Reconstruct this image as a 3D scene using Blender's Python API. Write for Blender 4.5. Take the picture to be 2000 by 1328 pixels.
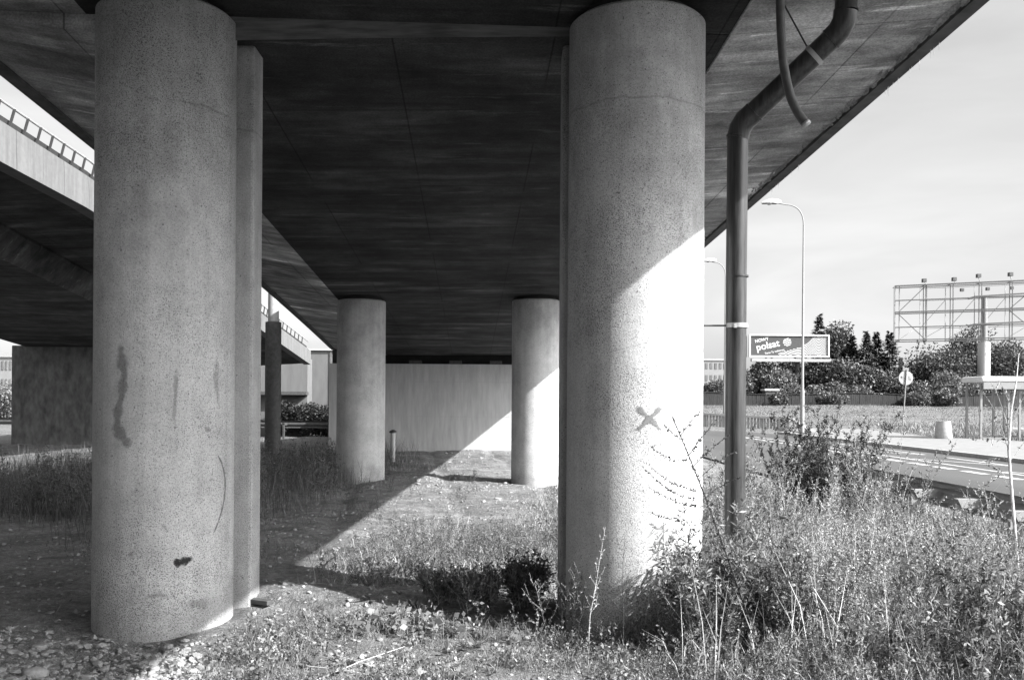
import bpy, bmesh, math, random
import numpy as np
from mathutils import Vector, Matrix
R = math.radians
rnd = random.Random(7)
rng = np.random.default_rng(7)
for o in list(bpy.data.objects): bpy.data.objects.remove(o)
SC = bpy.context.scene
COL = SC.collection

# ---------------------------------------------------------------- camera
F, CX, HY, H, ROLL = 1800.0, 1000.0, 785.0, 1.65, R(0.4)
cam = bpy.data.cameras.new('camera'); camo = bpy.data.objects.new('camera', cam); COL.objects.link(camo)
cam.sensor_width = 36; cam.lens = 36 * F / 2000; cam.shift_y = (HY - 664) / 2000
cam.clip_start = 0.05; cam.clip_end = 6000
camo.location = (0, 0, H); camo.rotation_euler = (math.pi / 2, -ROLL, 0)
SC.camera = camo
SC.render.resolution_x = 1024; SC.render.resolution_y = 679

# ---------------------------------------------------------------- light
SUN_EL = R(36); SX, SY = 0.885, -0.465
sd = Vector((SX * math.cos(SUN_EL), SY * math.cos(SUN_EL), math.sin(SUN_EL))).normalized()
w = bpy.data.worlds.new('World'); SC.world = w; w.use_nodes = True
nt = w.node_tree; nt.nodes.clear()
out = nt.nodes.new('ShaderNodeOutputWorld'); bg = nt.nodes.new('ShaderNodeBackground')
sky = nt.nodes.new('ShaderNodeTexSky'); sky.sky_type = 'NISHITA'; sky.sun_disc = False
sky.sun_elevation = SUN_EL; sky.sun_rotation = math.atan2(SX, SY); sky.dust_density = 2.5; sky.air_density = 1.0
bw = nt.nodes.new('ShaderNodeRGBToBW')
tc = nt.nodes.new('ShaderNodeTexCoord'); mp = nt.nodes.new('ShaderNodeMapping'); mp.inputs['Scale'].default_value = (1.0, 1.0, 4.5)
ns = nt.nodes.new('ShaderNodeTexNoise'); ns.inputs['Scale'].default_value = 2.2; ns.inputs['Detail'].default_value = 6; ns.inputs['Distortion'].default_value = 0.6
mr = nt.nodes.new('ShaderNodeMapRange'); mr.inputs['From Min'].default_value = 0.42; mr.inputs['From Max'].default_value = 0.78
mr.inputs['To Min'].default_value = 1.0; mr.inputs['To Max'].default_value = 1.32
mul = nt.nodes.new('ShaderNodeMath'); mul.operation = 'MULTIPLY'
L = nt.links.new
L(tc.outputs['Generated'], mp.inputs[0]); L(mp.outputs[0], ns.inputs['Vector']); L(ns.outputs['Fac'], mr.inputs['Value'])
pw_ = nt.nodes.new('ShaderNodeMath'); pw_.operation = 'POWER'; pw_.inputs[1].default_value = 0.65
L(sky.outputs[0], bw.inputs[0]); L(bw.outputs[0], pw_.inputs[0]); L(pw_.outputs[0], mul.inputs[0]); L(mr.outputs[0], mul.inputs[1])
# hazy glow of the sky around the sun
dt = nt.nodes.new('ShaderNodeVectorMath'); dt.operation = 'DOT_PRODUCT'; dt.inputs[1].default_value = sd; L(tc.outputs['Generated'], dt.inputs[0])
cm = nt.nodes.new('ShaderNodeMath'); cm.operation = 'MAXIMUM'; cm.inputs[1].default_value = 0; L(dt.outputs['Value'], cm.inputs[0])
p4 = nt.nodes.new('ShaderNodeMath'); p4.operation = 'POWER'; p4.inputs[1].default_value = 3.0; L(cm.outputs[0], p4.inputs[0])
ma = nt.nodes.new('ShaderNodeMath'); ma.operation = 'MULTIPLY_ADD'; ma.inputs[1].default_value = 3.0; ma.inputs[2].default_value = 1.0; L(p4.outputs[0], ma.inputs[0])
m3 = nt.nodes.new('ShaderNodeMath'); m3.operation = 'MULTIPLY'; L(mul.outputs[0], m3.inputs[0]); L(ma.outputs[0], m3.inputs[1])
L(m3.outputs[0], bg.inputs['Color']); bg.inputs['Strength'].default_value = 0.135; L(bg.outputs[0], out.inputs[0])
sun = bpy.data.lights.new('sun', 'SUN'); suno = bpy.data.objects.new('sun', sun); COL.objects.link(suno)
sun.energy = 5.0; sun.angle = R(0.53); sun.color = (1, 1, 1)
suno.rotation_euler = (-sd).to_track_quat('-Z', 'Y').to_euler(); suno.location = (20, -10, 30)
SC.view_settings.view_transform = 'Standard'; SC.view_settings.look = 'None'
SC.view_settings.exposure = 1.5; SC.view_settings.gamma = 1.0
SC.cycles.max_bounces = 8; SC.cycles.diffuse_bounces = 5; SC.cycles.transparent_max_bounces = 12
SC.cycles.use_denoising = True

ca, sa = math.cos(ROLL), math.sin(ROLL)
def P(px, py, Y):
    dx, dy = (px - CX) / F, (HY - py) / F
    return Vector(((dx * ca - dy * sa) * Y, Y, H + (dx * sa + dy * ca) * Y))
def ray(px, py):
    return (P(px, py, 1.0) - Vector((0, 0, H))).normalized()
def G(px, py, z=0.0):                                  # point on the level z below a pixel
    d = ray(px, py); t = (z - H) / d.z
    return Vector((0, 0, H)) + d * t

# ---------------------------------------------------------------- materials
def newmat(name):
    m = bpy.data.materials.new(name); m.use_nodes = True
    n = m.node_tree; n.nodes.clear()
    o = n.nodes.new('ShaderNodeOutputMaterial'); p = n.nodes.new('ShaderNodeBsdfPrincipled')
    n.links.new(p.outputs[0], o.inputs[0]); p.inputs['Specular IOR Level'].default_value = 0.3
    return m, n, p, o
class NT:
    def __init__(s, n): s.n = n; s.geo = n.nodes.new('ShaderNodeNewGeometry'); s.pos = s.geo.outputs['Position']
    def noise(s, scale, detail=3, rough=0.55, stretch=None, dist=0.0):
        q = s.n.nodes.new('ShaderNodeTexNoise'); q.inputs['Scale'].default_value = scale
        q.inputs['Detail'].default_value = detail; q.inputs['Roughness'].default_value = rough; q.inputs['Distortion'].default_value = dist
        v = s.pos
        if stretch:
            m = s.n.nodes.new('ShaderNodeMapping'); m.inputs['Scale'].default_value = stretch; s.n.links.new(v, m.inputs[0]); v = m.outputs[0]
        s.n.links.new(v, q.inputs['Vector']); return q.outputs['Fac']
    def rng(s, v, a, b, c, d):
        q = s.n.nodes.new('ShaderNodeMapRange'); q.inputs['From Min'].default_value = a; q.inputs['From Max'].default_value = b
        q.inputs['To Min'].default_value = c; q.inputs['To Max'].default_value = d; s.n.links.new(v, q.inputs['Value']); return q.outputs[0]
    def op(s, op, a, b=None):
        q = s.n.nodes.new('ShaderNodeMath'); q.operation = op
        for i, v in enumerate((a, b)):
            if v is None: continue
            if isinstance(v, (int, float)): q.inputs[i].default_value = v
            else: s.n.links.new(v, q.inputs[i])
        return q.outputs[0]
    def mul(s, a, b): return s.op('MULTIPLY', a, b)
    def sep(s):
        q = s.n.nodes.new('ShaderNodeSeparateXYZ'); s.n.links.new(s.pos, q.inputs[0]); return q.outputs
    def bump(s, p, v, strength, dist):
        b = s.n.nodes.new('ShaderNodeBump'); b.inputs['Strength'].default_value = strength; b.inputs['Distance'].default_value = dist
        s.n.links.new(v, b.inputs['Height']); s.n.links.new(b.outputs[0], p.inputs['Normal'])
def simple(name, base, rough=0.7, metal=0.0, var=0.18, scale=6.0, bump=0.0, bscale=60, stretch=None):
    m, n, p, o = newmat(name); t = NT(n)
    v = t.rng(t.noise(scale, 5, 0.6, stretch), 0.3, 0.7, base * (1 - var), base * (1 + var))
    n.links.new(v, p.inputs['Base Color']); p.inputs['Roughness'].default_value = rough; p.inputs['Metallic'].default_value = metal
    if bump: t.bump(p, t.noise(bscale, 3), bump, 0.01)
    return m
def stucco(name, base, speck=0.35, dens=0.0, bump=0.22):
    m, n, p, o = newmat(name); t = NT(n)
    big = t.rng(t.noise(1.1, 4, 0.6), 0.3, 0.7, 0.84, 1.08)
    streak = t.rng(t.noise(1.0, 4, 0.6, (9, 9, 0.35)), 0.35, 0.75, 1.04, 0.84)
    fine = t.rng(t.noise(70, 2), 0.3, 0.7, 0.86, 1.1)
    sp = t.noise(150, 2, 0.55)
    msk = t.rng(t.noise(0.9, 3), 0.3, 0.7, -0.06 - dens, 0.10 - dens)
    d = t.rng(t.op('ADD', sp, msk), 0.575, 0.66, 1.0, speck)
    z = t.sep()[2]
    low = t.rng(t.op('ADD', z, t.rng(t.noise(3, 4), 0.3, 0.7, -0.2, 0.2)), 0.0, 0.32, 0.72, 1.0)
    hole = t.rng(t.noise(38, 1, 0.4), 0.74, 0.78, 1.0, 0.45)
    sm = t.op('ABSOLUTE', t.op('SUBTRACT', t.op('FRACT', t.op('DIVIDE', t.op('ADD', z, t.rng(t.noise(6, 3), 0.3, 0.7, -1.775, -1.745)), 4.0)), 0.5))
    seam = t.op('MAXIMUM', t.rng(sm, 0.0, 0.003, 0.72, 1.0), t.rng(t.noise(2.2, 3), 0.48, 0.56, 0.0, 1.0))
    top_shade = t.rng(t.op('ADD', z, t.rng(t.noise(1.6, 5, 0.65, (1, 1, 0.55)), 0.3, 0.7, -1.3, 1.3)), 2.6, 4.6, 1.0, 0.62)  # darker towards the column top: shade painted into the concrete colour
    patch = t.rng(t.noise(4.5, 5, 0.7), 0.4, 0.75, 1.05, 0.8)
    c = t.mul(t.mul(t.mul(big, streak), t.mul(fine, d)), t.mul(t.mul(low, base), t.mul(t.mul(hole, seam), t.mul(top_shade, patch))))
    n.links.new(c, p.inputs['Base Color']); p.inputs['Roughness'].default_value = 0.9
    t.bump(p, t.op('ADD', t.noise(130, 2), t.mul(t.noise(45, 2), 0.8)), bump, 0.012)
    return m
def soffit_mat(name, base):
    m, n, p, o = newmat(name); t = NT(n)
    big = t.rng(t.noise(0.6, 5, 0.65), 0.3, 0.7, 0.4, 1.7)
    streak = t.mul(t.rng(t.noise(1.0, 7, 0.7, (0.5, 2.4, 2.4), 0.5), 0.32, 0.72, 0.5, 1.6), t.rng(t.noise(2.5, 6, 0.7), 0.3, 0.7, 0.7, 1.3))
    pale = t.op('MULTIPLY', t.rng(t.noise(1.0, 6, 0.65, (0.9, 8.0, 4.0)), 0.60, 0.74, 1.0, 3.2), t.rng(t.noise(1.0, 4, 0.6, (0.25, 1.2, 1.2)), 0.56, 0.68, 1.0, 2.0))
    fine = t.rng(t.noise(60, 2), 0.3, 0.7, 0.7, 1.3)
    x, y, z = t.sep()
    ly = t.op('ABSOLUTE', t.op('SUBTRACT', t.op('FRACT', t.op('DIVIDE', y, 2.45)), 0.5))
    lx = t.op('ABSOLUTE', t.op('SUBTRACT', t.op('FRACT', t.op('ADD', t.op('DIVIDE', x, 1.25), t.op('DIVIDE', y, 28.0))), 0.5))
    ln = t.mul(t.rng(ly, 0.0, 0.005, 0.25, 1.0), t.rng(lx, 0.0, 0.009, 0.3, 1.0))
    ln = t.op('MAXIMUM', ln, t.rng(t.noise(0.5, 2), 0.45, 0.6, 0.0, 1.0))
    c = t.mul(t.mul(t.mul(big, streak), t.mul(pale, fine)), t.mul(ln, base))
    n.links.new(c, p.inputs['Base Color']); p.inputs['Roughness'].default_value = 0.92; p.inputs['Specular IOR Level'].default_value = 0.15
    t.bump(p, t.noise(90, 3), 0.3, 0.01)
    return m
def leafmat(name, base, trans=0.3, var=0.45, rough=0.5):
    m, n, p, o = newmat(name); t = NT(n)
    a = t.rng(t.geo.outputs['Random Per Island'], 0, 1, 1 - var, 1 + var)
    b = t.rng(t.noise(0.9, 3), 0.3, 0.7, 0.75, 1.25)
    c = t.mul(t.mul(a, b), base)
    n.links.new(c, p.inputs['Base Color']); p.inputs['Roughness'].default_value = rough
    tr = n.nodes.new('ShaderNodeBsdfTranslucent'); mx = n.nodes.new('ShaderNodeMixShader'); mx.inputs[0].default_value = trans
    n.links.new(c, tr.inputs[0]); n.links.new(p.outputs[0], mx.inputs[1]); n.links.new(tr.outputs[0], mx.inputs[2]); n.links.new(mx.outputs[0], o.inputs[0])
    return m
def smudge(name, base, lo=0.35, hi=0.65, scale=35, mx_a=0.8):
    m, n, p, o = newmat(name); t = NT(n)
    p.inputs['Base Color'].default_value = (base, base, base, 1); p.inputs['Roughness'].default_value = 0.9
    at = n.nodes.new('ShaderNodeAttribute'); at.attribute_name = 'fade'
    tr = n.nodes.new('ShaderNodeBsdfTransparent'); mx = n.nodes.new('ShaderNodeMixShader')
    k = t.op('ADD', t.mul(at.outputs['Fac'], 0.55), t.op('SUBTRACT', t.noise(scale, 5, 0.65), 0.5))
    n.links.new(t.rng(k, lo - 0.3, hi - 0.2, 0.0, mx_a), mx.inputs[0])
    n.links.new(tr.outputs[0], mx.inputs[1]); n.links.new(p.outputs[0], mx.inputs[2]); n.links.new(mx.outputs[0], o.inputs[0])
    return m
def ground_mat():
    m, n, p, o = newmat('earth'); t = NT(n)
    x, y, z = t.sep()
    a = t.rng(t.noise(0.7, 5, 0.6), 0.3, 0.7, 0.7, 1.25)
    b = t.mul(t.rng(t.noise(22, 4, 0.7), 0.3, 0.7, 0.6, 1.4), t.rng(t.noise(3.5, 5, 0.7), 0.35, 0.65, 0.65, 1.3))
    c = t.rng(t.noise(120, 2, 0.6), 0.35, 0.65, 0.7, 1.3)
    dirt = t.mul(t.mul(a, b), t.mul(c, 0.185))
    field = t.mul(t.rng(t.noise(1.0, 6, 0.7, (0.25, 1.2, 1)), 0.3, 0.7, 0.6, 1.4), t.mul(t.rng(t.noise(6, 5, 0.7), 0.3, 0.7, 0.6, 1.4), 0.13))
    f = t.op('MAXIMUM', t.rng(x, 5.0, 7.0, 0.0, 1.0), t.rng(y, 36.0, 42.0, 0.0, 1.0))
    mx = n.nodes.new('ShaderNodeMix'); n.links.new(f, mx.inputs[0]); n.links.new(dirt, mx.inputs[2]); n.links.new(field, mx.inputs[3])
    n.links.new(mx.outputs[0], p.inputs['Base Color']); p.inputs['Roughness'].default_value = 0.95
    t.bump(p, t.op('ADD', t.noise(28, 4, 0.7), t.mul(t.noise(110, 2), 0.4)), 1.0, 0.05)
    return m
def asphalt_mat():
    m, n, p, o = newmat('asphalt'); t = NT(n)
    c = t.mul(t.mul(t.rng(t.noise(0.5, 4, 0.6, (1, .15, 1)), 0.3, 0.7, 0.8, 1.2), t.rng(t.noise(80, 2), 0.3, 0.7, 0.75, 1.25)), 0.065)
    n.links.new(c, p.inputs['Base Color']); p.inputs['Roughness'].default_value = 0.85; t.bump(p, t.noise(150, 2), 0.3, 0.005)
    return m
M = dict(
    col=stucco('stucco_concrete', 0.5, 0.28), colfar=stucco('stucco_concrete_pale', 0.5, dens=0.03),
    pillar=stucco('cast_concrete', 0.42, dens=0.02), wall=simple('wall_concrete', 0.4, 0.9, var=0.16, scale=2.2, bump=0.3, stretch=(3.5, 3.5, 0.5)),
    fascia=simple('fascia_concrete', 0.11, 0.85, var=0.12, scale=2.0, stretch=(2, 2, 0.4)),
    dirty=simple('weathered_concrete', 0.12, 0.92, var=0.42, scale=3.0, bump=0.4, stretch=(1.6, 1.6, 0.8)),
    soffit=soffit_mat('dark_soffit', 0.032), canti=soffit_mat('cantilever_concrete', 0.3), darksoffit=soffit_mat('dark_girder', 0.035),  # soffit has a near-black base tone, cantilever a much lighter one
    edge=simple('edge_beam_concrete', 0.09, 0.9, var=0.4, scale=5), flake=simple('flaking_render', 0.3, 0.9, var=0.4, scale=30),
    black=simple('black_gap', 0.02, 0.9), ground=ground_mat(), asphalt=asphalt_mat(),
    paving=simple('pavement_slabs', 0.18, 0.85, var=0.15, scale=3, bump=0.2), kerb=simple('kerb_stone', 0.28, 0.85, var=0.15, scale=8),
    paint=simple('road_paint', 0.42, 0.6, var=0.12, scale=20),
    pipe=simple('pipe_plastic', 0.034, 0.32, var=0.6, scale=5, stretch=(8, 8, 0.6), bump=0.05, bscale=30), steel=simple('galvanised_steel', 0.3, 0.5, 0.3, var=0.12, scale=20),
    darksteel=simple('dark_steel', 0.07, 0.6, 0.2, var=0.3, scale=12), hose=simple('hose_plastic', 0.07, 0.45, var=0.3, scale=14, bump=0.0),
    lamp=simple('lamp_paint', 0.2, 0.45, var=0.08, scale=5), white=simple('white_paint', 0.5, 0.5, var=0.06, scale=5),
    poster=simple('poster_print', 0.05, 0.55, var=0.06, scale=3), greymetal=simple('grey_metal', 0.3, 0.55, 0.2, var=0.15, scale=10),
    stone=simple('stone', 0.24, 0.9, var=0.35, scale=14, bump=0.5, bscale=90), fence=simple('old_fence_boards', 0.03, 0.9, var=0.55, scale=3, stretch=(7, 7, 0.5)),
    glass=simple('window_glass', 0.12, 0.15, var=0.3, scale=1), build=simple('building_render', 0.2, 0.85, var=0.12, scale=0.4),
    ledge=simple('ledge_concrete', 0.1, 0.9, var=0.5, scale=2.5, stretch=(1, 4, 9)),
    wood=simple('grey_wood', 0.07, 0.8, var=0.4, scale=12), bark=simple('bark', 0.1, 0.9, var=0.4, scale=12), palebark=simple('pale_bark', 0.5, 0.8, var=0.4, scale=25),
    grass=leafmat('grass_blades', 0.17, 0.2, 0.6), drygrass=leafmat('dry_grass', 0.3, 0.2, 0.6), weed=leafmat('weed_leaves', 0.13, 0.2, 0.6),
    palew=leafmat('pale_weed_leaves', 0.27, 0.2, 0.6), darkw=leafmat('dark_weed_leaves', 0.06, 0.2, 0.6), stalk=leafmat('dry_stalk', 0.42, 0.1, 0.25),
    shade=leafmat('shade_grass', 0.1, 0.2), litter=leafmat('dead_leaves', 0.2, 0.05, 0.7), field=leafmat('field_grass', 0.115, 0.2, 0.25), tree=leafmat('tree_leaves', 0.07, 0.2, 0.7), conifer=leafmat('needles_and_bush_shade', 0.025, 0.1, 0.5), bush=leafmat('bush_leaves', 0.115, 0.2, 0.65),
    smudge=smudge('soot_smudge', 0.16, scale=28, mx_a=0.45), tar=smudge('tar_splash', 0.03, scale=60, mx_a=0.95), spray=smudge('spray_paint', 0.16, scale=40, mx_a=0.85),
    rub=smudge('rub_mark', 0.18, 0.45, 0.9, scale=60, mx_a=0.45), scratch=smudge('scratch', 0.12, 0.3, 0.6, scale=25, mx_a=0.6),
)

def glassmat():
    m, n, p, o = newmat('shelter_glass'); p.inputs['Base Color'].default_value = (.3, .3, .3, 1); p.inputs['Roughness'].default_value = 0.08
    tr = n.nodes.new('ShaderNodeBsdfTransparent'); mx = n.nodes.new('ShaderNodeMixShader'); mx.inputs[0].default_value = 0.22
    n.links.new(tr.outputs[0], mx.inputs[1]); n.links.new(p.outputs[0], mx.inputs[2]); n.links.new(mx.outputs[0], o.inputs[0]); return m
def panelmat():
    m, n, p, o = newmat('fascia_panels'); t = NT(n); x, y, z = t.sep()
    j = t.rng(t.op('FRACT', t.op('ADD', y, t.rng(t.noise(.7, 1), 0.3, 0.7, -.15, .15))), 0.0, 0.03, 0.35, 1.0)
    st_ = t.rng(t.noise(1.0, 5, 0.65, (1, 5, .5)), 0.35, 0.75, 1.1, 0.72); g = t.rng(t.noise(9, 5, .7), .3, .7, .88, 1.1)
    n.links.new(t.mul(t.mul(j, st_), t.mul(g, 0.11)), p.inputs['Base Color']); p.inputs['Roughness'].default_value = .9; return m
M['fascia_panel'] = panelmat()
M['pane'] = glassmat(); M['wave'] = simple('printed_white', 0.42, 0.5, var=.05)
# ---------------------------------------------------------------- mesh helpers
def tag(o, label=None, cat=None, group=None, kind='thing'):
    if label: o['label'] = label
    if cat: o['category'] = cat
    if group: o['group'] = group
    if kind: o['kind'] = kind
    return o
def thing(name, label, cat, loc=(0, 0, 0), rz=0.0, group=None):
    o = bpy.data.objects.new(name, None); COL.objects.link(o); o.location = loc; o.rotation_euler = (0, 0, rz); o.empty_display_size = 0.1
    return tag(o, label, cat, group)
def link(name, me, mat, parent=None, smooth=False):
    o = bpy.data.objects.new(name, me); COL.objects.link(o)
    if mat is not None and not me.materials: me.materials.append(mat)
    if smooth: me.polygons.foreach_set('use_smooth', [True] * len(me.polygons))
    if parent is not None:
        o.parent = parent; o.matrix_parent_inverse = parent_mat(parent).inverted()
    return o
def parent_mat(p):
    m = Matrix.LocRotScale(p.location, p.rotation_euler, p.scale)
    return (parent_mat(p.parent) @ p.matrix_parent_inverse @ m) if p.parent else m
def npmesh(name, V, k):                                 # V: (n,k,3) loose faces
    V = np.ascontiguousarray(V, dtype=np.float32); n = V.shape[0]
    me = bpy.data.meshes.new(name); me.vertices.add(n * k); me.vertices.foreach_set('co', V.reshape(-1))
    me.loops.add(n * k); me.loops.foreach_set('vertex_index', np.arange(n * k, dtype=np.int32))
    me.polygons.add(n); me.polygons.foreach_set('loop_start', np.arange(0, n * k, k, dtype=np.int32))
    me.update(calc_edges=True); return me
class B:                                                # shape collector (world coordinates)
    def __init__(s): s.v = []; s.f = []
    def add(s, vs, fs):
        k = len(s.v); s.v += [tuple(v) for v in vs]; s.f += [tuple(i + k for i in f) for f in fs]; return s
    def box(s, c, d, rz=0.0, ax=None):
        hx, hy, hz = d[0] / 2, d[1] / 2, d[2] / 2
        m = Matrix.Rotation(rz, 3, 'Z') if ax is None else ax
        vs = [Vector(c) + m @ Vector((x, y, z)) for z in (-hz, hz) for x, y in ((-hx, -hy), (hx, -hy), (hx, hy), (-hx, hy))]
        return s.add(vs, [(0, 3, 2, 1), (4, 5, 6, 7), (0, 1, 5, 4), (1, 2, 6, 5), (2, 3, 7, 6), (3, 0, 4, 7)])
    def hexa(s, vs): return s.add(vs, [(0, 3, 2, 1), (4, 5, 6, 7), (0, 1, 5, 4), (1, 2, 6, 5), (2, 3, 7, 6), (3, 0, 4, 7)])
    def bar(s, a, b, w, h=None):
        a, b = Vector(a), Vector(b); d = b - a; h = h or w; z = d.normalized()
        up = Vector((0, 0, 1)) if abs(z.z) < 0.95 else Vector((0, 1, 0)); x = z.cross(up).normalized(); y = x.cross(z)
        vs = [p + x * (i * w / 2) + y * (j * h / 2) for p in (a, b) for i, j in ((-1, -1), (1, -1), (1, 1), (-1, 1))]
        return s.hexa(vs)
    def tube(s, pts, r, n=12, cap=True):
        pts = [Vector(p) for p in pts]; rs = r if isinstance(r, (list, tuple)) else [r] * len(pts); vs = []; fs = []; x = None
        for i, p in enumerate(pts):
            d = (pts[min(i + 1, len(pts) - 1)] - pts[max(i - 1, 0)]).normalized()
            if x is None: x = d.orthogonal().normalized()
            x = (x - d * x.dot(d)).normalized(); y = d.cross(x)
            vs += [p + (x * math.cos(2 * math.pi * k / n) + y * math.sin(2 * math.pi * k / n)) * rs[i] for k in range(n)]
        for i in range(len(pts) - 1):
            for k in range(n): fs.append((i * n + k, i * n + (k + 1) % n, (i + 1) * n + (k + 1) % n, (i + 1) * n + k))
        if cap: fs += [tuple(reversed(range(n))), tuple(range((len(pts) - 1) * n, len(pts) * n))]
        return s.add(vs, fs)
    def lathe(s, c, prof, n=48):
        vs = [(c[0] + r * math.cos(2 * math.pi * k / n), c[1] + r * math.sin(2 * math.pi * k / n), c[2] + z) for r, z in prof for k in range(n)]
        fs = [(i * n + k, i * n + (k + 1) % n, (i + 1) * n + (k + 1) % n, (i + 1) * n + k) for i in range(len(prof) - 1) for k in range(n)]
        fs += [tuple(reversed(range(n))), tuple(range((len(prof) - 1) * n, len(prof) * n))]
        return s.add(vs, fs)
    def loft(s, secs):                                  # closed sections, capped
        n = len(secs[0]); vs = [p for q in secs for p in q]; fs = []
        for i in range(len(secs) - 1):
            for k in range(n): fs.append((i * n + k, i * n + (k + 1) % n, (i + 1) * n + (k + 1) % n, (i + 1) * n + k))
        fs += [tuple(reversed(range(n))), tuple(range((len(secs) - 1) * n, len(secs) * n))]
        return s.add(vs, fs)
    def mesh(s, name):
        me = bpy.data.meshes.new(name); me.from_pydata(s.v, [], s.f); me.update()
        bm = bmesh.new(); bm.from_mesh(me); bmesh.ops.recalc_face_normals(bm, faces=bm.faces); bm.to_mesh(me); bm.free(); return me
    def obj(s, name, mat, parent=None, smooth=False, bevel=0.0, angle=40):
        o = link(name, s.mesh(name), mat, parent, smooth)
        if bevel:
            b = o.modifiers.new('bevel', 'BEVEL'); b.width = bevel; b.segments = 2; b.limit_method = 'ANGLE'; b.angle_limit = R(50)
        if smooth:
            me = o.data
            try: me.set_sharp_from_angle(angle=R(angle))
            except Exception: pass
        return o

# ---------------------------------------------------------------- terrain
def vnoise(x, y, seed=0):
    def hsh(i, j):
        q = np.sin(i * 127.1 + j * 311.7 + seed * 74.7) * 43758.5453
        return q - np.floor(q)
    i, j = np.floor(x), np.floor(y); u, v = x - i, y - j; u = u * u * (3 - 2 * u); v = v * v * (3 - 2 * v)
    return (hsh(i, j) * (1 - u) + hsh(i + 1, j) * u) * (1 - v) + (hsh(i, j + 1) * (1 - u) + hsh(i + 1, j + 1) * u) * v
def fbm(x, y, seed=0, oct=4):
    s = 0; a = 0.5
    for k in range(oct): s = s + a * (vnoise(x, y, seed + k) - 0.5); x, y, a = x * 2.03, y * 2.03, a * 0.5
    return s
def sst(a, b, x):
    t = np.clip((x - a) / (b - a), 0, 1); return t * t * (3 - 2 * t)
def hgt(x, y):
    x = np.asarray(x, float); y = np.asarray(y, float)
    z = 0.16 * fbm(x * 0.55, y * 0.55, 1, 5) + 0.07 * fbm(x * 3.2, y * 3.2, 5, 4) - 0.05 * np.exp(-((np.mod(x + .12 * y, 1.9) - .95) ** 2) / .03) * (y > 10)
    z = z - 0.10 * np.exp(-((x + 2.7) ** 2 / 0.9 + (y - 6.0) ** 2 / 0.35)) + 0.13 * np.exp(-((x + 1.7) ** 2 / 0.6 + (y - 7.6) ** 2 / 0.2))
    z = z + 0.05 * np.exp(-((y - 30.2) ** 2) / 0.5)
    flat = sst(5.4, 6.2, x) * (1 - sst(48, 60, y))
    z = z * (1 - flat) - 0.06 * flat
    rise = sst(48, 104, y) * sst(0, 14, x)
    z = z + rise * (1.45 + 0.5 * fbm(x * 0.08, y * 0.08, 9, 3))
    z = z + 0.5 * sst(60, 120, y) * (1 - sst(0, 14, x))
    z = z + 5.6 * sst(-5, -16, y) * (1 - sst(2.5, 5.2, x))  # added unseen bank behind the camera, cuts sky light on the columns
    z = z + 5.5 * sst(-19, -25, x) * (1 - sst(20, 32, y))  # second added bank, out of view to the left, blocks light from that side
    return z
def hz(x, y): return float(hgt(x, y))
xs = np.concatenate([[-3000, -1200, -500, -250, -120, -70, -45, -32, -24, -18], np.arange(-14, -4, 0.25), np.arange(-4, 6, 0.06), np.arange(6, 30, 0.8), [32, 36, 40, 46, 55, 70, 90, 120, 200, 400, 1000, 3000]])
ys = np.concatenate([[-600, -200, -80, -40, -20, -16, -13, -11, -9, -7, -5, -2.5, 0, 2, 3.4], np.arange(4, 13, 0.06), np.arange(13, 34, 0.2), np.arange(34, 60, 1.0), np.arange(60, 130, 3.0), [140, 160, 200, 300, 600, 1500, 4000]])
XX, YY = np.meshgrid(xs, ys); ZZ = hgt(XX, YY)
V = np.stack([XX, YY, ZZ], -1).reshape(-1, 3); nx, ny = len(xs), len(ys)
ii = (np.arange(ny - 1)[:, None] * nx + np.arange(nx - 1)[None]).reshape(-1)
Q = np.stack([ii, ii + 1, ii + nx + 1, ii + nx], -1).astype(np.int32)
me = bpy.data.meshes.new('ground'); me.vertices.add(len(V)); me.vertices.foreach_set('co', V.astype(np.float32).reshape(-1))
me.loops.add(Q.size); me.loops.foreach_set('vertex_index', Q.reshape(-1)); me.polygons.add(len(Q)); me.polygons.foreach_set('loop_start', np.arange(0, Q.size, 4, dtype=np.int32)); me.update(calc_edges=True)
tag(link('ground', me, M['ground'], smooth=True), kind='structure')

# road, kerb, pavement, markings
def sheet(name, poly, z, th, mat):
    n = len(poly); b = B(); b.add([(x, y, z) for x, y in poly] + [(x, y, z - th) for x, y in poly], [tuple(range(n)), tuple(range(2 * n - 1, n - 1, -1))] + [(i, i + n, (i + 1) % n + n, (i + 1) % n) for i in range(n)])
    return tag(b.obj(name, mat), kind='structure')
arc = lambda cx, cy, r, a0, a1, n: [(cx + r * math.cos(R(a0 + (a1 - a0) * i / n)), cy + r * math.sin(R(a0 + (a1 - a0) * i / n))) for i in range(n + 1)]
sheet('road', [(5.9, -40), (14.4, -40), (14.4, 46)] + arc(-25.6, 46, 40, 2, 60, 14) + list(reversed(arc(-25.6, 46, 31.5, 2, 60, 14))) + [(5.9, 46)], 0.02, 0.1, M['asphalt'])
sheet('kerb', [(14.404, -40), (14.56, -40), (14.56, 50), (14.404, 50)], 0.14, 0.24, M['kerb'])
sheet('pavement', [(14.564, -40), (23.5, -40), (22.0, 39), (20.3, 44), (20.6, 48), (22.3, 60), (19.5, 62), (14.564, 50)], 0.125, 0.22, M['paving'])
mk = B()
def strip(pts, wd, z=0.026):
    for (x0, y0), (x1, y1) in zip(pts[:-1], pts[1:]):
        d = Vector((x1 - x0, y1 - y0)).normalized(); nx_, ny_ = -d.y * wd / 2, d.x * wd / 2
        mk.add([(x0 + nx_, y0 + ny_, z), (x0 - nx_, y0 - ny_, z), (x1 - nx_, y1 - ny_, z), (x1 + nx_, y1 + ny_, z)], [(0, 1, 2, 3)])
for k in range(22): strip([(11.2, 14 + k * 1.55), (11.2, 15.1 + k * 1.55)], 0.24)
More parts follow.
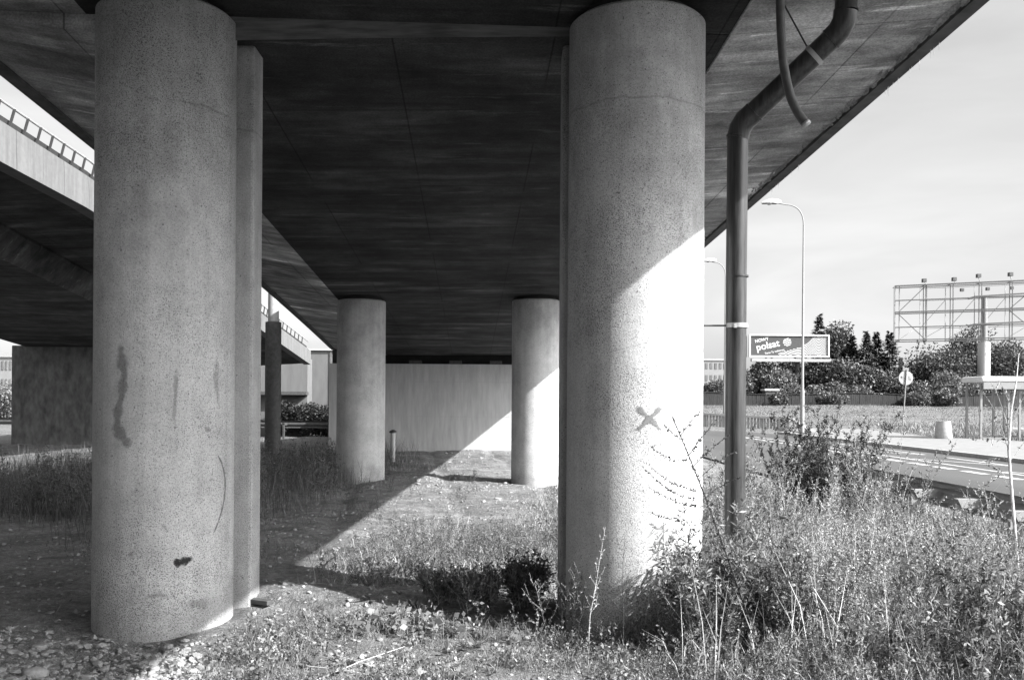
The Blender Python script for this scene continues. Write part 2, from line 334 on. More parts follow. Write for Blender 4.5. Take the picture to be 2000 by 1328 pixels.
strip([(11.95, 14), (11.95, 46)], 0.12, 0.025)
for k in range(4):
    y0 = 18 + k * 5.2; strip([(13.4, y0 + 1.6), (12.1, y0 + 4.6)], 0.13, 0.028); strip([(13.5, y0 + 1.7), (13.5, y0 + 5.4)], 0.11, 0.0245)
tag(mk.obj('road_markings', M['paint']), kind='structure')

# ---------------------------------------------------------------- overpass
Y0 = 6.45; KX, KZ = -0.0441, -0.0531
def sec(x_img, zrel): return (P(x_img, HY, Y0).x, H + zrel)
def shift(p, Y, dx=0.0): return Vector((p[0] + KX * (Y - Y0) + dx, Y, p[1] + KZ * (Y - Y0)))
flare = lambda Y: -0.42 * (max(0.0, Y - 13) / 17) ** 1.5
TL, TR = sec(-222, 3.0), sec(1930, 2.98)
HLn, HRn = sec(96, 2.96), sec(1465, 2.84)
HLf = sec(137, 2.80); HRf = HRn
SPLIT = 7.02
def soffit(x, Y):
    l, r = (HLn, HRn) if Y < SPLIT else (HLf, HRf); a, b = shift(l, Y), shift(r, Y); t = (x - a.x) / (b.x - a.x); return a.z + (b.z - a.z) * t
deck = thing('overpass_deck', 'dark concrete overpass deck overhead carried by the round speckled columns', 'bridge deck', (0, SPLIT, 4.4))
def deck_part(ya, yb, hl, hr, n):
    st = [ya + (yb - ya) * i / n for i in range(n + 1)]
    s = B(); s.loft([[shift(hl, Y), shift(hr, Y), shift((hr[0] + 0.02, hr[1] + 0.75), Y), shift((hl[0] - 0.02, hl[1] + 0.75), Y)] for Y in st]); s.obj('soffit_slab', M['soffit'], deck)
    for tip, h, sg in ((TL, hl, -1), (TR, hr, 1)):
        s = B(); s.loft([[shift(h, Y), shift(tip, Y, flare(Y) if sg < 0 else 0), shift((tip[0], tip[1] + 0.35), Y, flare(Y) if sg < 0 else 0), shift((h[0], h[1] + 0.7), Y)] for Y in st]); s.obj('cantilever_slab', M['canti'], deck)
lb_ = B(); lb_.loft([[P(x, yt, 6.99), P(x, yb, 6.99), P(x, yb, 7.13), P(x, yt - 30, 7.13), P(x, yt - 30, 6.99)] for x, yt, yb in ((300, 36, 84), (480, 46, 79), (800, 56, 74), (1100, 64, 72), (1300, 69, 74))]); lb_.obj('joint_ledge', M['ledge'], deck)
deck_part(-30, SPLIT, HLn, HRn, 8); deck_part(SPLIT + 0.012, 30.6, HLf, HRf, 14)
st = [-30 + 60.6 * i / 30 for i in range(31)]
for tip, sg in ((TL, -1), (TR, 1)):
    s = B(); fl = (lambda Y: flare(Y)) if sg < 0 else (lambda Y: 0)
    s.loft([[shift((tip[0] + sg * 0.003, tip[1] - 0.035), Y, fl(Y)), shift((tip[0] + sg * 0.12, tip[1] - 0.035), Y, fl(Y)), shift((tip[0] + sg * 0.12, tip[1] + 0.75), Y, fl(Y)), shift((tip[0] + sg * 0.003, tip[1] + 0.75), Y, fl(Y))] for Y in st])
    s.obj('edge_beam', M['edge'], deck)
fl_ = B()                                               # peeling render and lime drips along the kerb of the right cantilever
for k in range(150):
    Y = rnd.choice([rnd.uniform(6.6, 9.5), rnd.uniform(10.3, 12.4), rnd.uniform(6, 22)]) ; c = shift((TR[0] - abs(rnd.gauss(0, 0.035)) - 0.004, TR[1]), Y); c.z += (c.x - shift(TR, Y).x) * 0.1 - 0.004
    a = rnd.uniform(0.03, 0.13); b_ = rnd.uniform(0.006, 0.022); dz = rnd.uniform(0.004, 0.03)
    fl_.add([c + Vector((-b_, -a, 0)), c + Vector((b_ * rnd.random(), -a * .3, -dz)), c + Vector((b_, a, -dz * .6)), c + Vector((-b_ * .6, a * .8, 0))], [(0, 1, 2, 3)])
for k in range(26):
    Y = rnd.choice([rnd.uniform(7.2, 8.8), rnd.uniform(10.5, 11.6)]); c = shift((TR[0] + 0.1, TR[1] - 0.035), Y); l = rnd.uniform(0.02, 0.09); fl_.tube([c, c + Vector((0, 0, -l))], [0.004, 0.0015], 4)
B().tube([shift(HRn, Y) + Vector((0.004, 0, -0.004)) for Y in (-10, 6, 14, 30)], 0.009, 6).obj('lime_edge', M['flake'], deck)
fl_.obj('peeling_render', M['flake'], deck)['kind'] = 'stuff'

def column(name, label, x, y, r, mat, group):
    z1 = soffit(x, y - r) ; z0 = hz(x, y) - 0.45
    t = thing(name, label, 'column', (x, y, hz(x, y)), 0, group); zt = z1 - 0.045
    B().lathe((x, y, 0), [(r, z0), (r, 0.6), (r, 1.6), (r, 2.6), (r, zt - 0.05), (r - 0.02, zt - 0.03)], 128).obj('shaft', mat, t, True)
    B().lathe((x, y, 0), [(r - 0.09, zt - 0.031), (r - 0.09, z1 + 0.06)], 64).obj('bearing', M['black'], t, True)
    return t
GC = 'round columns under the overpass'
CL = (P(323, HY, 6.95).x, 6.95); CR = (P(1239, HY, 6.85).x, 6.85); FL_ = (P(705, HY, 19.2).x, 19.2); FR = (P(1046, HY, 19.2).x, 19.2)
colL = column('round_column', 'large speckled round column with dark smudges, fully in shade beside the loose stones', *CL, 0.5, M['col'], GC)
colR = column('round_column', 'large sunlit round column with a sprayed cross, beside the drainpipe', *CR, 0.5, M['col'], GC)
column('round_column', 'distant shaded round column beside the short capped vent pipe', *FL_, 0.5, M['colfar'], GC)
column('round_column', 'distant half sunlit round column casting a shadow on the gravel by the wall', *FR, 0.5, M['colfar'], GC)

def cylpatch(c, r, pts, mat, name, parent, eps=0.004, sub=6):
    # pts: (px, py, halfwidth px); the stroke is laid on the column's surface
    L_, Rr = [], []; q = []
    for i in range(len(pts) - 1):
        for k in range(sub): t = k / sub; q.append([pts[i][j] * (1 - t) + pts[i + 1][j] * t for j in range(3)])
    q.append(list(pts[-1]))
    def hit(px, py):
        d = ray(px, py); o = Vector((0 - c[0], 0 - c[1])); a = d.x ** 2 + d.y ** 2; b = 2 * (o.x * d.x + o.y * d.y); cc = o.x ** 2 + o.y ** 2 - (r + eps) ** 2
        D = b * b - 4 * a * cc
        t = (-b - math.sqrt(max(D, 0))) / (2 * a); return Vector((0, 0, H)) + d * t
    vs = []; n = 7
    for i, (x, y, hw) in enumerate(q):
        x0, y0, _ = q[max(i - 1, 0)]; x1, y1, _ = q[min(i + 1, len(q) - 1)]; dx, dy = x1 - x0, y1 - y0; l = math.hypot(dx, dy) or 1
        nx_, ny_ = -dy / l, dx / l; j = 1 + 0.3 * math.sin(i * 0.8 + pts[0][0])
        for k in range(n): u = (k / (n - 1) * 2 - 1) * hw * j; vs.append(hit(x + nx_ * u, y + ny_ * u))
    fs = [(i * n + k, i * n + k + 1, (i + 1) * n + k + 1, (i + 1) * n + k) for i in range(len(q) - 1) for k in range(n - 1)]
    b = B(); b.add(vs, fs); o_ = b.obj(name, mat, parent, True); at = o_.data.attributes.new('fade', 'FLOAT', 'POINT')
    at.data.foreach_set('value', [(1 - abs(k / (n - 1) * 2 - 1) ** 2) * min(1.0, (i + .3) / 3, (len(q) - 1 - i + .3) / 3) for i in range(len(q)) for k in range(n)]); return o_
cylpatch(CL, .5, [(234, 670, 6), (238, 700, 13), (243, 730, 11), (238, 770, 9), (230, 805, 10), (228, 835, 12), (243, 862, 14), (258, 868, 8)], M['smudge'], 'soot_smudge', colL)
cylpatch(CL, .5, [(338, 1101, 7), (350, 1098, 10), (362, 1095, 8), (378, 1089, 8)], M['tar'], 'tar_splash', colL)
cylpatch(CL, .5, [(425, 888, 1.3), (432, 901, 1.4), (437, 918, 1.5), (440, 936, 1.5), (440, 955, 1.5), (438, 975, 1.5), (434, 995, 1.4), (426, 1020, 1.3), (416, 1045, 1.2)], M['scratch'], 'scratch_mark', colL)
cylpatch(CL, .5, [(398, 832, 4), (405, 838, 6), (413, 846, 3)], M['rub'], 'rub_mark', colL)
cylpatch(CL, .5, [(406, 936, 4), (420, 936, 4)], M['rub'], 'rub_mark', colL)
cylpatch(CL, .5, [(313, 1020, 2), (322, 1030, 4), (331, 1041, 2)], M['rub'], 'rub_mark', colL)
cylpatch(CL, .5, [(250, 1088, 4), (258, 1081, 6), (266, 1074, 3)], M['rub'], 'rub_mark', colL)
cylpatch(CL, .5, [(365, 1180, 9), (385, 1178, 15), (412, 1180, 12)], M['rub'], 'rub_mark', colL)
cylpatch(CL, .5, [(345, 715, 5), (343, 770, 7), (338, 840, 4)], M['rub'], 'rub_mark', colL)
cylpatch(CL, .5, [(425, 690, 5), (422, 740, 7), (428, 800, 5)], M['rub'], 'rub_mark', colL)
cylpatch(CL, .5, [(280, 1168, 5), (312, 1160, 7), (340, 1170, 4)], M['rub'], 'rub_mark', colL)
xm = cylpatch(CR, .5, [(1243, 794, 6), (1260, 808, 6), (1276, 823, 6), (1292, 841, 6)], M['spray'], 'sprayed_cross', colR)
cylpatch(CR, .5, [(1294, 793, 5), (1278, 809, 6), (1261, 825, 6), (1245, 842, 6)], M['spray'], 'sprayed_cross', colR, 0.006)
cylpatch(CR, .5, [(1180, 690, 1.5), (1220, 680, 1.3), (1272, 667, 1.1)], M['rub'], 'crack', colR)

def pillar(x0, x1, y0, y1, label):
    zt = soffit((x0 + x1) / 2, y0 + 0.01) + 0.01; zb = hz((x0 + x1) / 2, y0) - 0.4
    o = B().box(((x0 + x1) / 2, (y0 + y1) / 2, (zt + zb) / 2), (x1 - x0, y1 - y0, zt - zb)).obj('square_pillar', M['pillar'], None, False, 0.025)
    return tag(o, label, 'pillar', 'square pillars behind the round columns')
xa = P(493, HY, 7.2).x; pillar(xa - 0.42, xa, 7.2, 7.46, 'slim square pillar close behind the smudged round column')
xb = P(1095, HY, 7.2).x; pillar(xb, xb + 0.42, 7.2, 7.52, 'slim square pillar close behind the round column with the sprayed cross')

# abutment at the foot of the ramp
ab = thing('abutment_wall', 'plain concrete abutment wall closing the underpass under the deck end', 'wall', (0, 30.9, 0))
zt = P(880, 711, 30.6).z
B().box((-1.3, 31.3, zt / 2 - 0.4), (9.6, 1.2, zt + 0.8)).obj('wall_face', M['wall'], ab)
B().box((-1.3, 31.55, zt + 0.35), (9.6, 0.6, 0.7)).obj('back_wall', M['black'], ab)
B().box((-1.4, 31.2, 4.05), (9.4, 1.5, .2)).obj('gap_light_block', M['edge'], ab)  # added unseen plate, keeps sunlight out of the deck-end gap
jb_ = B(); jb_.box((-1.3, 30.698, 2.3), (9.5, .008, .008)); jb_.obj('panel_joint', M['pillar'], ab)
jb_ = B(); jb_.box((-1.3, 30.698, 1.15), (9.5, .0081, .008)); jb_.obj('panel_joint', M['pillar'], ab)
for k in range(6): B().box((-4.6 + k * 1.35, 30.95, zt + 0.06), (0.4, 0.4, 0.12)).obj('bearing_pad', M['darksteel'], ab)
rw = B(); Yr = [30.7 + 3 * k for k in range(9)]
rw.loft([[Vector((-6.0 - 0.05 * (Y - 30.7), Y, -0.5)), Vector((4.0 - .05 * (Y - 30.7), Y, -0.5)), Vector((4.0 - .05 * (Y - 30.7), Y, max(0.4, 3.3 - .075 * (Y - 30.7)))), Vector((-6.0 - 0.05 * (Y - 30.7), Y, max(0.4, 3.3 - .075 * (Y - 30.7))))] for Y in [31.95] + Yr[1:]])
tag(rw.obj('ramp_retaining_wall', M['wall']), 'low concrete walled ramp continuing behind the abutment', 'wall')

# ---------------------------------------------------------------- drainpipe and hose
dp = thing('drainpipe', 'thick dark drainpipe strapped beside the sunlit round column', 'drainpipe', (1.64, 6.7, 0))
PY = 6.7; r = 0.0745
a0, a1 = P(1434, 1170, PY), P(1441, 262, PY); a0.z = -0.2
e1 = P(1447, 226, PY - .03); b0 = P(1468, 206, PY - 0.06); b1 = P(1626, 62, 6.35); e2 = P(1648, 40, 6.31); c0 = P(1652, 22, 6.3); c1 = P(1654, -70, 6.3)
b0 = P(1463, 229, 6.66); b1 = P(1632, 69, 6.35)
corner1 = P(1443, 240, 6.69); corner2 = P(1651, 54, 6.31)
def bez(a, c, b, n=8): return [a * (1 - t) ** 2 + c * (2 * t * (1 - t)) + b * t * t for t in [i / n for i in range(n + 1)]]
B().tube([a0, P(1438, 540, PY), a1], r, 32).obj('lower_pipe', M['pipe'], dp, True)
B().tube([b0 + (b1 - b0) * 0.02, b1], r, 32).obj('sloping_pipe', M['pipe'], dp, True)
B().tube([c0, c1], r, 32).obj('upper_pipe', M['pipe'], dp, True)
B().tube(bez(a1 - Vector((0, 0, 0.03)), corner1, b0 + (b1 - b0) * 0.05, 3), r + 0.005, 32).obj('elbow', M['pipe'], dp, True)
B().tube(bez(b1 - (b1 - b0) * 0.05, corner2, c0 + Vector((0, 0, 0.0)), 3), r + 0.005, 32).obj('elbow', M['pipe'], dp, True)
ring = lambda p, d, rr, l: B().tube([p - d * l / 2, p + d * l / 2], rr, 32)
up = (a1 - a0).normalized(); sl = (b1 - b0).normalized()
ring(P(1440, 540, PY), up, r + 0.006, 0.012).obj('joint_ring', M['pipe'], dp, True)
for p, d, rr in ((P(1441, 266, PY), up, r + 0.008), (b0 + (b1 - b0) * 0.06, sl, r + 0.008), (b1 - (b1 - b0) * 0.05, sl, r + 0.008), (c0, Vector((0, 0, 1)), r + 0.008)): ring(p, d, rr, 0.014).obj('joint_ring', M['pipe'], dp, True)
cl = ring(P(1439, 636, PY), up, r + 0.006, 0.032).obj('clamp', M['steel'], dp, True)
B().box(P(1436, 636, PY - 0.088), (0.018, 0.03, 0.03)).obj('bolt', M['steel'], cl)
B().tube([P(1362, 636, PY + 0.02), P(1418, 636, PY)], 0.0065, 8).obj('bracket_rod', M['darksteel'], dp, True)
mid = b0 + (b1 - b0) * 0.76
cl = ring(mid, sl, r + 0.006, 0.032).obj('clamp', M['greymetal'], dp, True)
rodtop = P(1535, 14, 6.6)
B().tube([mid + Vector((-0.05, 0.0, 0.06)), rodtop + (rodtop - mid) * 0.4], 0.006, 8).obj('bracket_rod', M['darksteel'], dp, True)
hp = [P(1524, -60, 5.9), P(1524, 10, 5.9), P(1526, 70, 5.9), P(1531, 130, 5.88), P(1543, 185, 5.86), P(1557, 218, 5.84), P(1573, 241, 5.82)]
hs = []
for i in range(len(hp) - 1):
    p0, p1, p2, p3 = hp[max(i - 1, 0)], hp[i], hp[i + 1], hp[min(i + 2, len(hp) - 1)]
    for k in range(30):
        t = k / 30; hs.append(0.5 * (2 * p1 + (p2 - p0) * t + (2 * p0 - 5 * p1 + 4 * p2 - p3) * t * t + (3 * p1 - p0 - 3 * p2 + p3) * t ** 3))
hs.append(hp[-1])
hose = B().tube(hs, [0.0275 + 0.0012 * (k % 2) for k in range(len(hs))], 16).obj('drain_hose', M['hose'], None, True, 0, 80)
tag(hose, 'ribbed grey hose hanging curved in front of the sloping drainpipe', 'hose')
cp = link('hose_end', B().tube([hs[-1] - (hs[-1] - hs[-4]).normalized() * .004, hs[-1] + (hs[-1] - hs[-4]).normalized() * 0.016], 0.031, 16).mesh('hose_end'), M['steel'], hose, True)

# ---------------------------------------------------------------- the other viaduct
K = [(14.5, 0, 315, 235), (18.5, 187, 415, 354), (36, 548, 671, 641), (40.0, 607, 712, 685)]
fb = [P(x, yb, Y) for Y, x, yb, yt in K]; ft = [P(x, yt, Y) for Y, x, yb, yt in K]
def interp(a, Y):
    ysn = [p.y for p in a]
    if Y < ysn[0]: d = (a[1] - a[0]) / (a[1].y - a[0].y); d.z = 0.0; return a[0] + d * (Y - ysn[0])
    for i in range(len(a) - 1):
        if Y <= ysn[i + 1] or i == len(a) - 2:
            t = (Y - ysn[i]) / (ysn[i + 1] - ysn[i]); p0, p1, p2, p3 = a[max(i - 1, 0)], a[i], a[i + 1], a[min(i + 2, len(a) - 1)]
            return p1.lerp(p2, t)
vd = thing('viaduct_deck', 'second concrete viaduct with a pale sunlit fascia and guard rail, beyond the shaded column', 'bridge deck', (-12, 20, 4.5))
stn = [-30, -15, 0, 8] + [10 + 1.0 * k for k in range(31)]
vec = lambda p, dx, dz: Vector((p.x + dx, p.y, p.z + dz))
s = B(); s.loft([[vec(interp(fb, Y), 0, 0), vec(interp(fb, Y), -0.3, 0), vec(interp(ft, Y), -0.3, 0), vec(interp(ft, Y), 0, 0)] for Y in stn]); fasc = s.obj('fascia', M['fascia_panel'], vd)
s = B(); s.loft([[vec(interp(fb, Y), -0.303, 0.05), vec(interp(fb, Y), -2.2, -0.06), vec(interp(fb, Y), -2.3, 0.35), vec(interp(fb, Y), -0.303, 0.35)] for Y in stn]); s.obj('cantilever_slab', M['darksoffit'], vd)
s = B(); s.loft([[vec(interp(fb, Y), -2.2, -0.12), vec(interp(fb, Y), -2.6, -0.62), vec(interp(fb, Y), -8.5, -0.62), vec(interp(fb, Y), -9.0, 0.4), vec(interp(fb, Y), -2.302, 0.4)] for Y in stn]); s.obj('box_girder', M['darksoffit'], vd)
M['railpost'] = simple('rail_shade_tone', 0.02, 0.8)  # near-black tone: shade on the posts and beam put into their colour
rl = thing('viaduct_guard_rail', 'pale steel guard rail on short posts along the far viaduct edge', 'guard rail', vec(interp(ft, 16), 0, 0))
tr_ = [vec(interp(ft, Y), -0.12, 0.40 + 0.0 * Y) for Y in [8 + .5 * k for k in range(65)]]
B().tube(tr_, 0.022, 8).obj('top_rail', M['lamp'], rl, True)
wb = B(); wb.loft([[p + Vector((-.10, 0, -.3)), p + Vector((-.06, 0, -.3)), p + Vector((-.06, 0, -.2)), p + Vector((-.10, 0, -.2))] for p in tr_]); wb.obj('rail_beam', M['railpost'], rl)
k = 0; Y = 12.0
while Y < 39.5:
    p = interp(ft, Y); m_ = B(); m_.hexa([p + Vector((-.12, -.012, 0)), p + Vector((-.08, -.012, 0)), p + Vector((-.08, .012, 0)), p + Vector((-.12, .012, 0)), p + Vector((-.12, .16, .38)), p + Vector((-.08, .16, .38)), p + Vector((-.08, .19, .38)), p + Vector((-.12, .19, .38))])
    m_.obj('post', M['railpost'], rl); Y += 0.5
pw = P(30, HY, 33).x; pe = P(200, HY, 33).x
pr = thing('viaduct_pier', 'wide stained concrete pier wall under the second viaduct', 'pier', ((pw + pe) / 2, 33, 0))
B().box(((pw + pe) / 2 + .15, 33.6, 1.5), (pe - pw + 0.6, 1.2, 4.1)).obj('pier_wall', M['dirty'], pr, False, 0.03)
zc = P(600, 712, 43).z
va = thing('viaduct_abutment', 'sunlit triangular concrete wall at the far end of the second viaduct', 'wall', (-12, 43, 0))
B().box((P(600, HY, 43).x - 5.0, 43.5, 1.4), (10.0, 1.0, 4.4)).obj('abutment_face', M['fascia'], va)
B().box((P(600, HY, 42.7).x - 3.0, 42.75, P(580, 768, 42.7).z), (6.0, 0.5, 0.15)).obj('ledge', M['darksteel'], va)
zr = P(630, 684, 47).z
rt = thing('far_retaining_wall', 'bright concrete retaining wall seen between the shaded mast and the distant column', 'wall', (-9, 47, 0))
B().box((P(650, HY, 47).x - 0.5, 47.5, zr / 2 - .3), (9.0, 0.6, zr + .6)).obj('wall_face', M['fascia'], rt)
B().box((P(650, HY, 47).x - 0.5, 47.45, zr + 0.04), (9.0, 0.75, 0.08)).obj('coping', M['wall'], rt)
B().bar((P(644, HY, 47).x, 47.17, -.2), (P(644, HY, 47).x, 47.17, zr), .1, .05).obj('wall_joint', M['edge'], rt)

ms = thing('steel_mast', 'thick dark mast with a slimmer lit upper tube beyond the slim pillar', 'mast', (P(532, HY, 24).x, 24, 0))
mx_ = P(533, HY, 24).x; zs = P(532, 628, 24).z
B().lathe((mx_, 24, 0), [(0.205, -0.3), (0.205, zs - .02), (0.15, zs)], 32).obj('base_sleeve', M['darksteel'], ms, True)
B().lathe((mx_, 24, 0), [(0.14, zs), (0.13, 8.5)], 32).obj('upper_tube', M['greymetal'], ms, True)
B().lathe((mx_, 24, 0), [(0.215, P(532, 775, 24).z), (0.215, P(532, 772, 24).z)], 32).obj('band', M['darksteel'], ms, True)

vp = thing('vent_pipe', 'short capped standpipe in the gravel beside the distant shaded column', 'vent pipe', (P(768, HY, 25).x, 25, 0))
vx, vy = P(768, HY, 25).x, 25; vt = P(767, 840, 25).z; vz = hz(vx, vy)
B().lathe((vx, vy, 0), [(.066, vz - .2), (.066, vt - .07)], 24).obj('tube', M['wall'], vp, True)
B().lathe((vx, vy, 0), [(.07, vt - .075), (.1, vt - .07), (.1, vt - .03), (.06, vt), (.01, vt + .015)], 24).obj('cap', M['darksteel'], vp, True)

# ---------------------------------------------------------------- guard rails
def guardrail(name, label, p0, p1, sp, side, top=0.75, mat='steel', pm='steel'):
    p0, p1 = Vector(p0), Vector(p1); d = (p1 - p0).normalized(); n = Vector((d.y, -d.x, 0)) * side; Ln = (p1 - p0).length
    t = thing(name, label, 'guard rail', p0, 0, 'steel guard rails'); prof = [(0, 0), (.05, .04), (.05, .09), (0, .13), (0, .18), (.05, .22), (.05, .27), (0, .31), (-.004, .31), (.046, .27), (.046, .22), (-.004, .18), (-.004, .13), (.046, .09), (.046, .04), (-.004, 0)]
    b = B(); b.loft([[p + n * (a + 0.30) + Vector((0, 0, top - .31 + z)) for a, z in prof] for p in (p0, p1)]); b.obj('rail_beam', M[mat], t)
    k = 0.3
    while k < Ln:
        p = p0 + d * k; h_ = hz(p.x, p.y)
        B().box((p.x, p.y, (top - .16 + h_ - .3) / 2), (.13, .06, top - .16 - h_ + .3), math.atan2(n.y, n.x)).obj('post', M[pm], t)
        w_ = p + n * 0.0; e = n * 0.296; q = d * 0.05
        B().hexa([w_ - q + Vector((0, 0, top - .2)), w_ + e - q + Vector((0, 0, top - .2)), w_ + e + q + Vector((0, 0, top - .2)), w_ + q + Vector((0, 0, top - .2)), w_ - q - n * .05 + Vector((0, 0, top - .1)), w_ + e - q + Vector((0, 0, top - .1)), w_ + e + q + Vector((0, 0, top - .1)), w_ + q - n * .05 + Vector((0, 0, top - .1))]).obj('spacer', M[pm], t)
        k += sp
    return t
guardrail('guard_rail', 'near guard rail seen from behind among the tall weeds at the road edge', (5.0, 2.0, 0), (5.07, 16.5, 0), 1.15, 1, 0.7)
guardrail('guard_rail', 'dark guard rail in the shade behind the thick mast and under the viaduct', (-24, 41, 0), (-5, 39, 0), 2.0, -1, 0.78, 'darksteel', 'darksteel')
fr = thing('footway_railing', 'low white baluster railing at the road bend beyond the drainpipe', 'railing', P(1460, 830, 58))
p0, p1, p2 = P(1340, 806, 60), P(1545, 818, 57), P(1590, 846, 46); zb0 = P(1340, 834, 60).z
b = B(); b.bar(p0, p1, .25, .14); b.bar(p1, p2, .25, .14); b.obj('hand_rail', M['greymetal'], fr)
b = B(); b.bar(p0 - Vector((0, 0, .95)), p1 - Vector((0, 0, .95)), .2, .12); b.bar(p1 - Vector((0, 0, .95)), p2 - Vector((0, 0, .75)), .2, .12); b.obj('bottom_rail', M['lamp'], fr)
for k in range(34):
    q = p0.lerp(p1, k / 33); B().box(q - Vector((0, 0, .5)), (.12 if k % 6 else .2, .06, .9)).obj('baluster', M['lamp'], fr)

# ---------------------------------------------------------------- street lamps
def lamp(px, ytop, Y, arm_px, label):
    x = P(px, 650, Y).x; zt = P(px, ytop, Y).z; z0 = hz(x, Y) - .05
    t = thing('street_lamp', label, 'street lamp', (x, Y, z0), 0, 'curved arm street lamps'); B().lathe((x, Y, 0), [(.105, z0), (.1, z0 + 2.4), (.07, z0 + 2.5), (.035, zt - 1)], 16).obj('pole', M['lamp'], t, True)
    ex = P(arm_px, ytop, Y).x; top = zt
    arm = bez(Vector((x, Y, top - 1.0)), Vector((x, Y, top - .02)), Vector((x - 0.9, Y, top)), 8) + [Vector((ex + .65, Y, top + .1))]
    B().tube(arm, .032, 10).obj('arm', M['lamp'], t, True)
    hd = B(); hd.loft([[(ex + 1.0 * u, Y - w_, top + .06 + .1 * u * 0), (ex + 1.0 * u, Y + w_, top + .06), (ex + u, Y + w_ * .7, top + .06 + h_), (ex + u, Y - w_ * .7, top + .06 + h_)] for u, w_, h_ in ((0, .04, .05), (.2, .15, .14), (.5, .17, .2), (.8, .12, .18), (.95, .06, .13))]); hd.obj('lamp_head', M['white'], t, True)
    B().box((ex + .4, Y, top + .045), (.7, .26, .03)).obj('diffuser', M['darksteel'], t)
    B().lathe((ex + .38, Y, top - .03), [(.05, 0), (.15, .06)], 16).obj('lens', M['greymetal'], t, True)
lamp(1568, 400, 45, 1487, 'tall curved arm street lamp in front of the printed billboard')
lamp(1416, 512, 64, 1372, 'farther curved arm street lamp half hidden behind the drainpipe')

# ---------------------------------------------------------------- printed billboard
BY = 112.6; bs_ = BY / 88; q00 = P(1463, 697, BY); q11 = P(1620, 654, BY); bw_, bh = q11.x - q00.x, q11.z - q00.z; bz = hz(22, BY)
bb = thing('billboard', 'dark billboard printed with white wave lines and lettering on a single post', 'billboard', ((q00.x + q11.x) / 2, BY, bz))
B().box(((q00.x + q11.x) / 2, BY + .15, (q00.z + q11.z) / 2), (bw_ - .3, .2, bh - .3)).obj('poster_panel', M['poster'], bb)
fw = 0.17; b = B()
for z in (q00.z + fw / 2, q11.z - fw / 2): b.box(((q00.x + q11.x) / 2, BY + .1, z), (bw_, .4, fw))
for x in (q00.x + fw / 2, q11.x - fw / 2): b.box((x, BY + .1, (q00.z + q11.z) / 2), (fw, .394, bh - 2 * fw))
b.obj('frame', M['white'], bb)
B().box((q00.x - .28, BY + .9, (q00.z + q11.z) / 2), (.2, 1.2, bh)).obj('side_panel', M['lamp'], bb)
B().box(((q00.x + q11.x) / 2 + .1, BY - .35, P(1540, 704, BY).z), (bw_ * .985, .7, .35)).obj('catwalk', M['greymetal'], bb)
B().box((P(1545, 702, BY).x, BY - .72, P(1545, 704, BY).z), (.6, .03, .2)).obj('name_plate', M['white'], bb)
B().box((P(1473, 702, BY).x, BY - .72, P(1473, 704, BY).z), (.4, .03, .12)).obj('name_plate', M['white'], bb)
B().bar(P(1602, 702, BY - .5), P(1630, 702, BY - .5), .06, .06).obj('walkway_end', M['lamp'], bb)
b = B()
for k in range(26):
    x = rnd.uniform(1500, 1590); B_ = P(x, 699.5, BY - .1); b.box(B_, (rnd.uniform(.08, .3), .05, rnd.uniform(.06, .16)))
b.obj('under_brackets', M['lamp'], bb)
B().lathe((P(1560, 700, BY).x, BY + .5, 0), [(.3, bz - .5), (.3, q00.z + .4)], 20).obj('post', M['darksteel'], bb, True)
x0, x1, z0_, z1_ = q00.x + fw + .02, q11.x - fw - .02, q00.z + fw + .02, q11.z - fw - .02
def wave_pts(c):                                         # one printed line, c shifts it upward
    pts = []
    for i in range(121):
        u = i / 120; x = x0 + (x1 - x0) * u
        px = 1463 + 157 * u
        # hump near the right, small hump at centre
        y = 0.62 * math.exp(-((u - 0.885) / 0.115) ** 2) + 0.30 * math.exp(-((u - 0.42) / 0.07) ** 2) * 0.45 - 0.05 * math.exp(-((u - 0.62) / 0.06) ** 2)
        pts.append((x, z0_ + (z1_ - z0_) * (y + c), u))
    return pts
b = B(); lw = (z1_ - z0_) * 0.02; yf = BY + .045
for k in range(18):
    c = -0.55 + k * 0.0815; p = wave_pts(c)
    for (xa_, za, ua), (xb_, zb, ub) in zip(p[:-1], p[1:]):
        lim = 0.30 + 0.026 * max(0, k - 6) + 0.35 * max(0, (za - z0_) / (z1_ - z0_) - 0.0)
        if ua < lim or min(za, zb) < z0_ + lw or max(za, zb) > z1_ - lw: continue
        b.hexa([(xa_, yf, za - lw), (xb_, yf, zb - lw), (xb_, yf + .01, zb - lw), (xa_, yf + .01, za - lw), (xa_, yf, za + lw), (xb_, yf, zb + lw), (xb_, yf + .01, zb + lw), (xa_, yf + .01, za + lw)])
b.obj('printed_waves', M['wave'], bb)
def text(s, px, py, size, rot, name, off):
    c = bpy.data.curves.new(name, 'FONT'); c.body = s; c.size = size; c.offset = off; c.extrude = 0.005; c.align_x = 'LEFT'
    o = bpy.data.objects.new(name, c); COL.objects.link(o); c.materials.append(M['white'])
    p = P(px, py, BY + .04); o.location = p; o.rotation_euler = (math.pi / 2, -R(rot), 0)
    dg = bpy.context.evaluated_depsgraph_get(); me = bpy.data.meshes.new_from_object(o.evaluated_get(dg))
    n = link(name, me, M['white']); n.location = p; n.rotation_euler = (math.pi / 2, -R(rot), 0); bpy.data.objects.remove(o)
    n.parent = bb; n.matrix_parent_inverse = parent_mat(bb).inverted(); return n
text('NOWY', 1475, 669.5, .52, 12, 'lettering', .012); text('polsat', 1478, 685, 1.2, 12, 'lettering', .022); text('Teraz Ty wybierasz', 1494, 692, .31, 12, 'lettering', .006)
b = B(); lc = P(1537.5, 668, BY + .05); lr = .52; n_ = 40
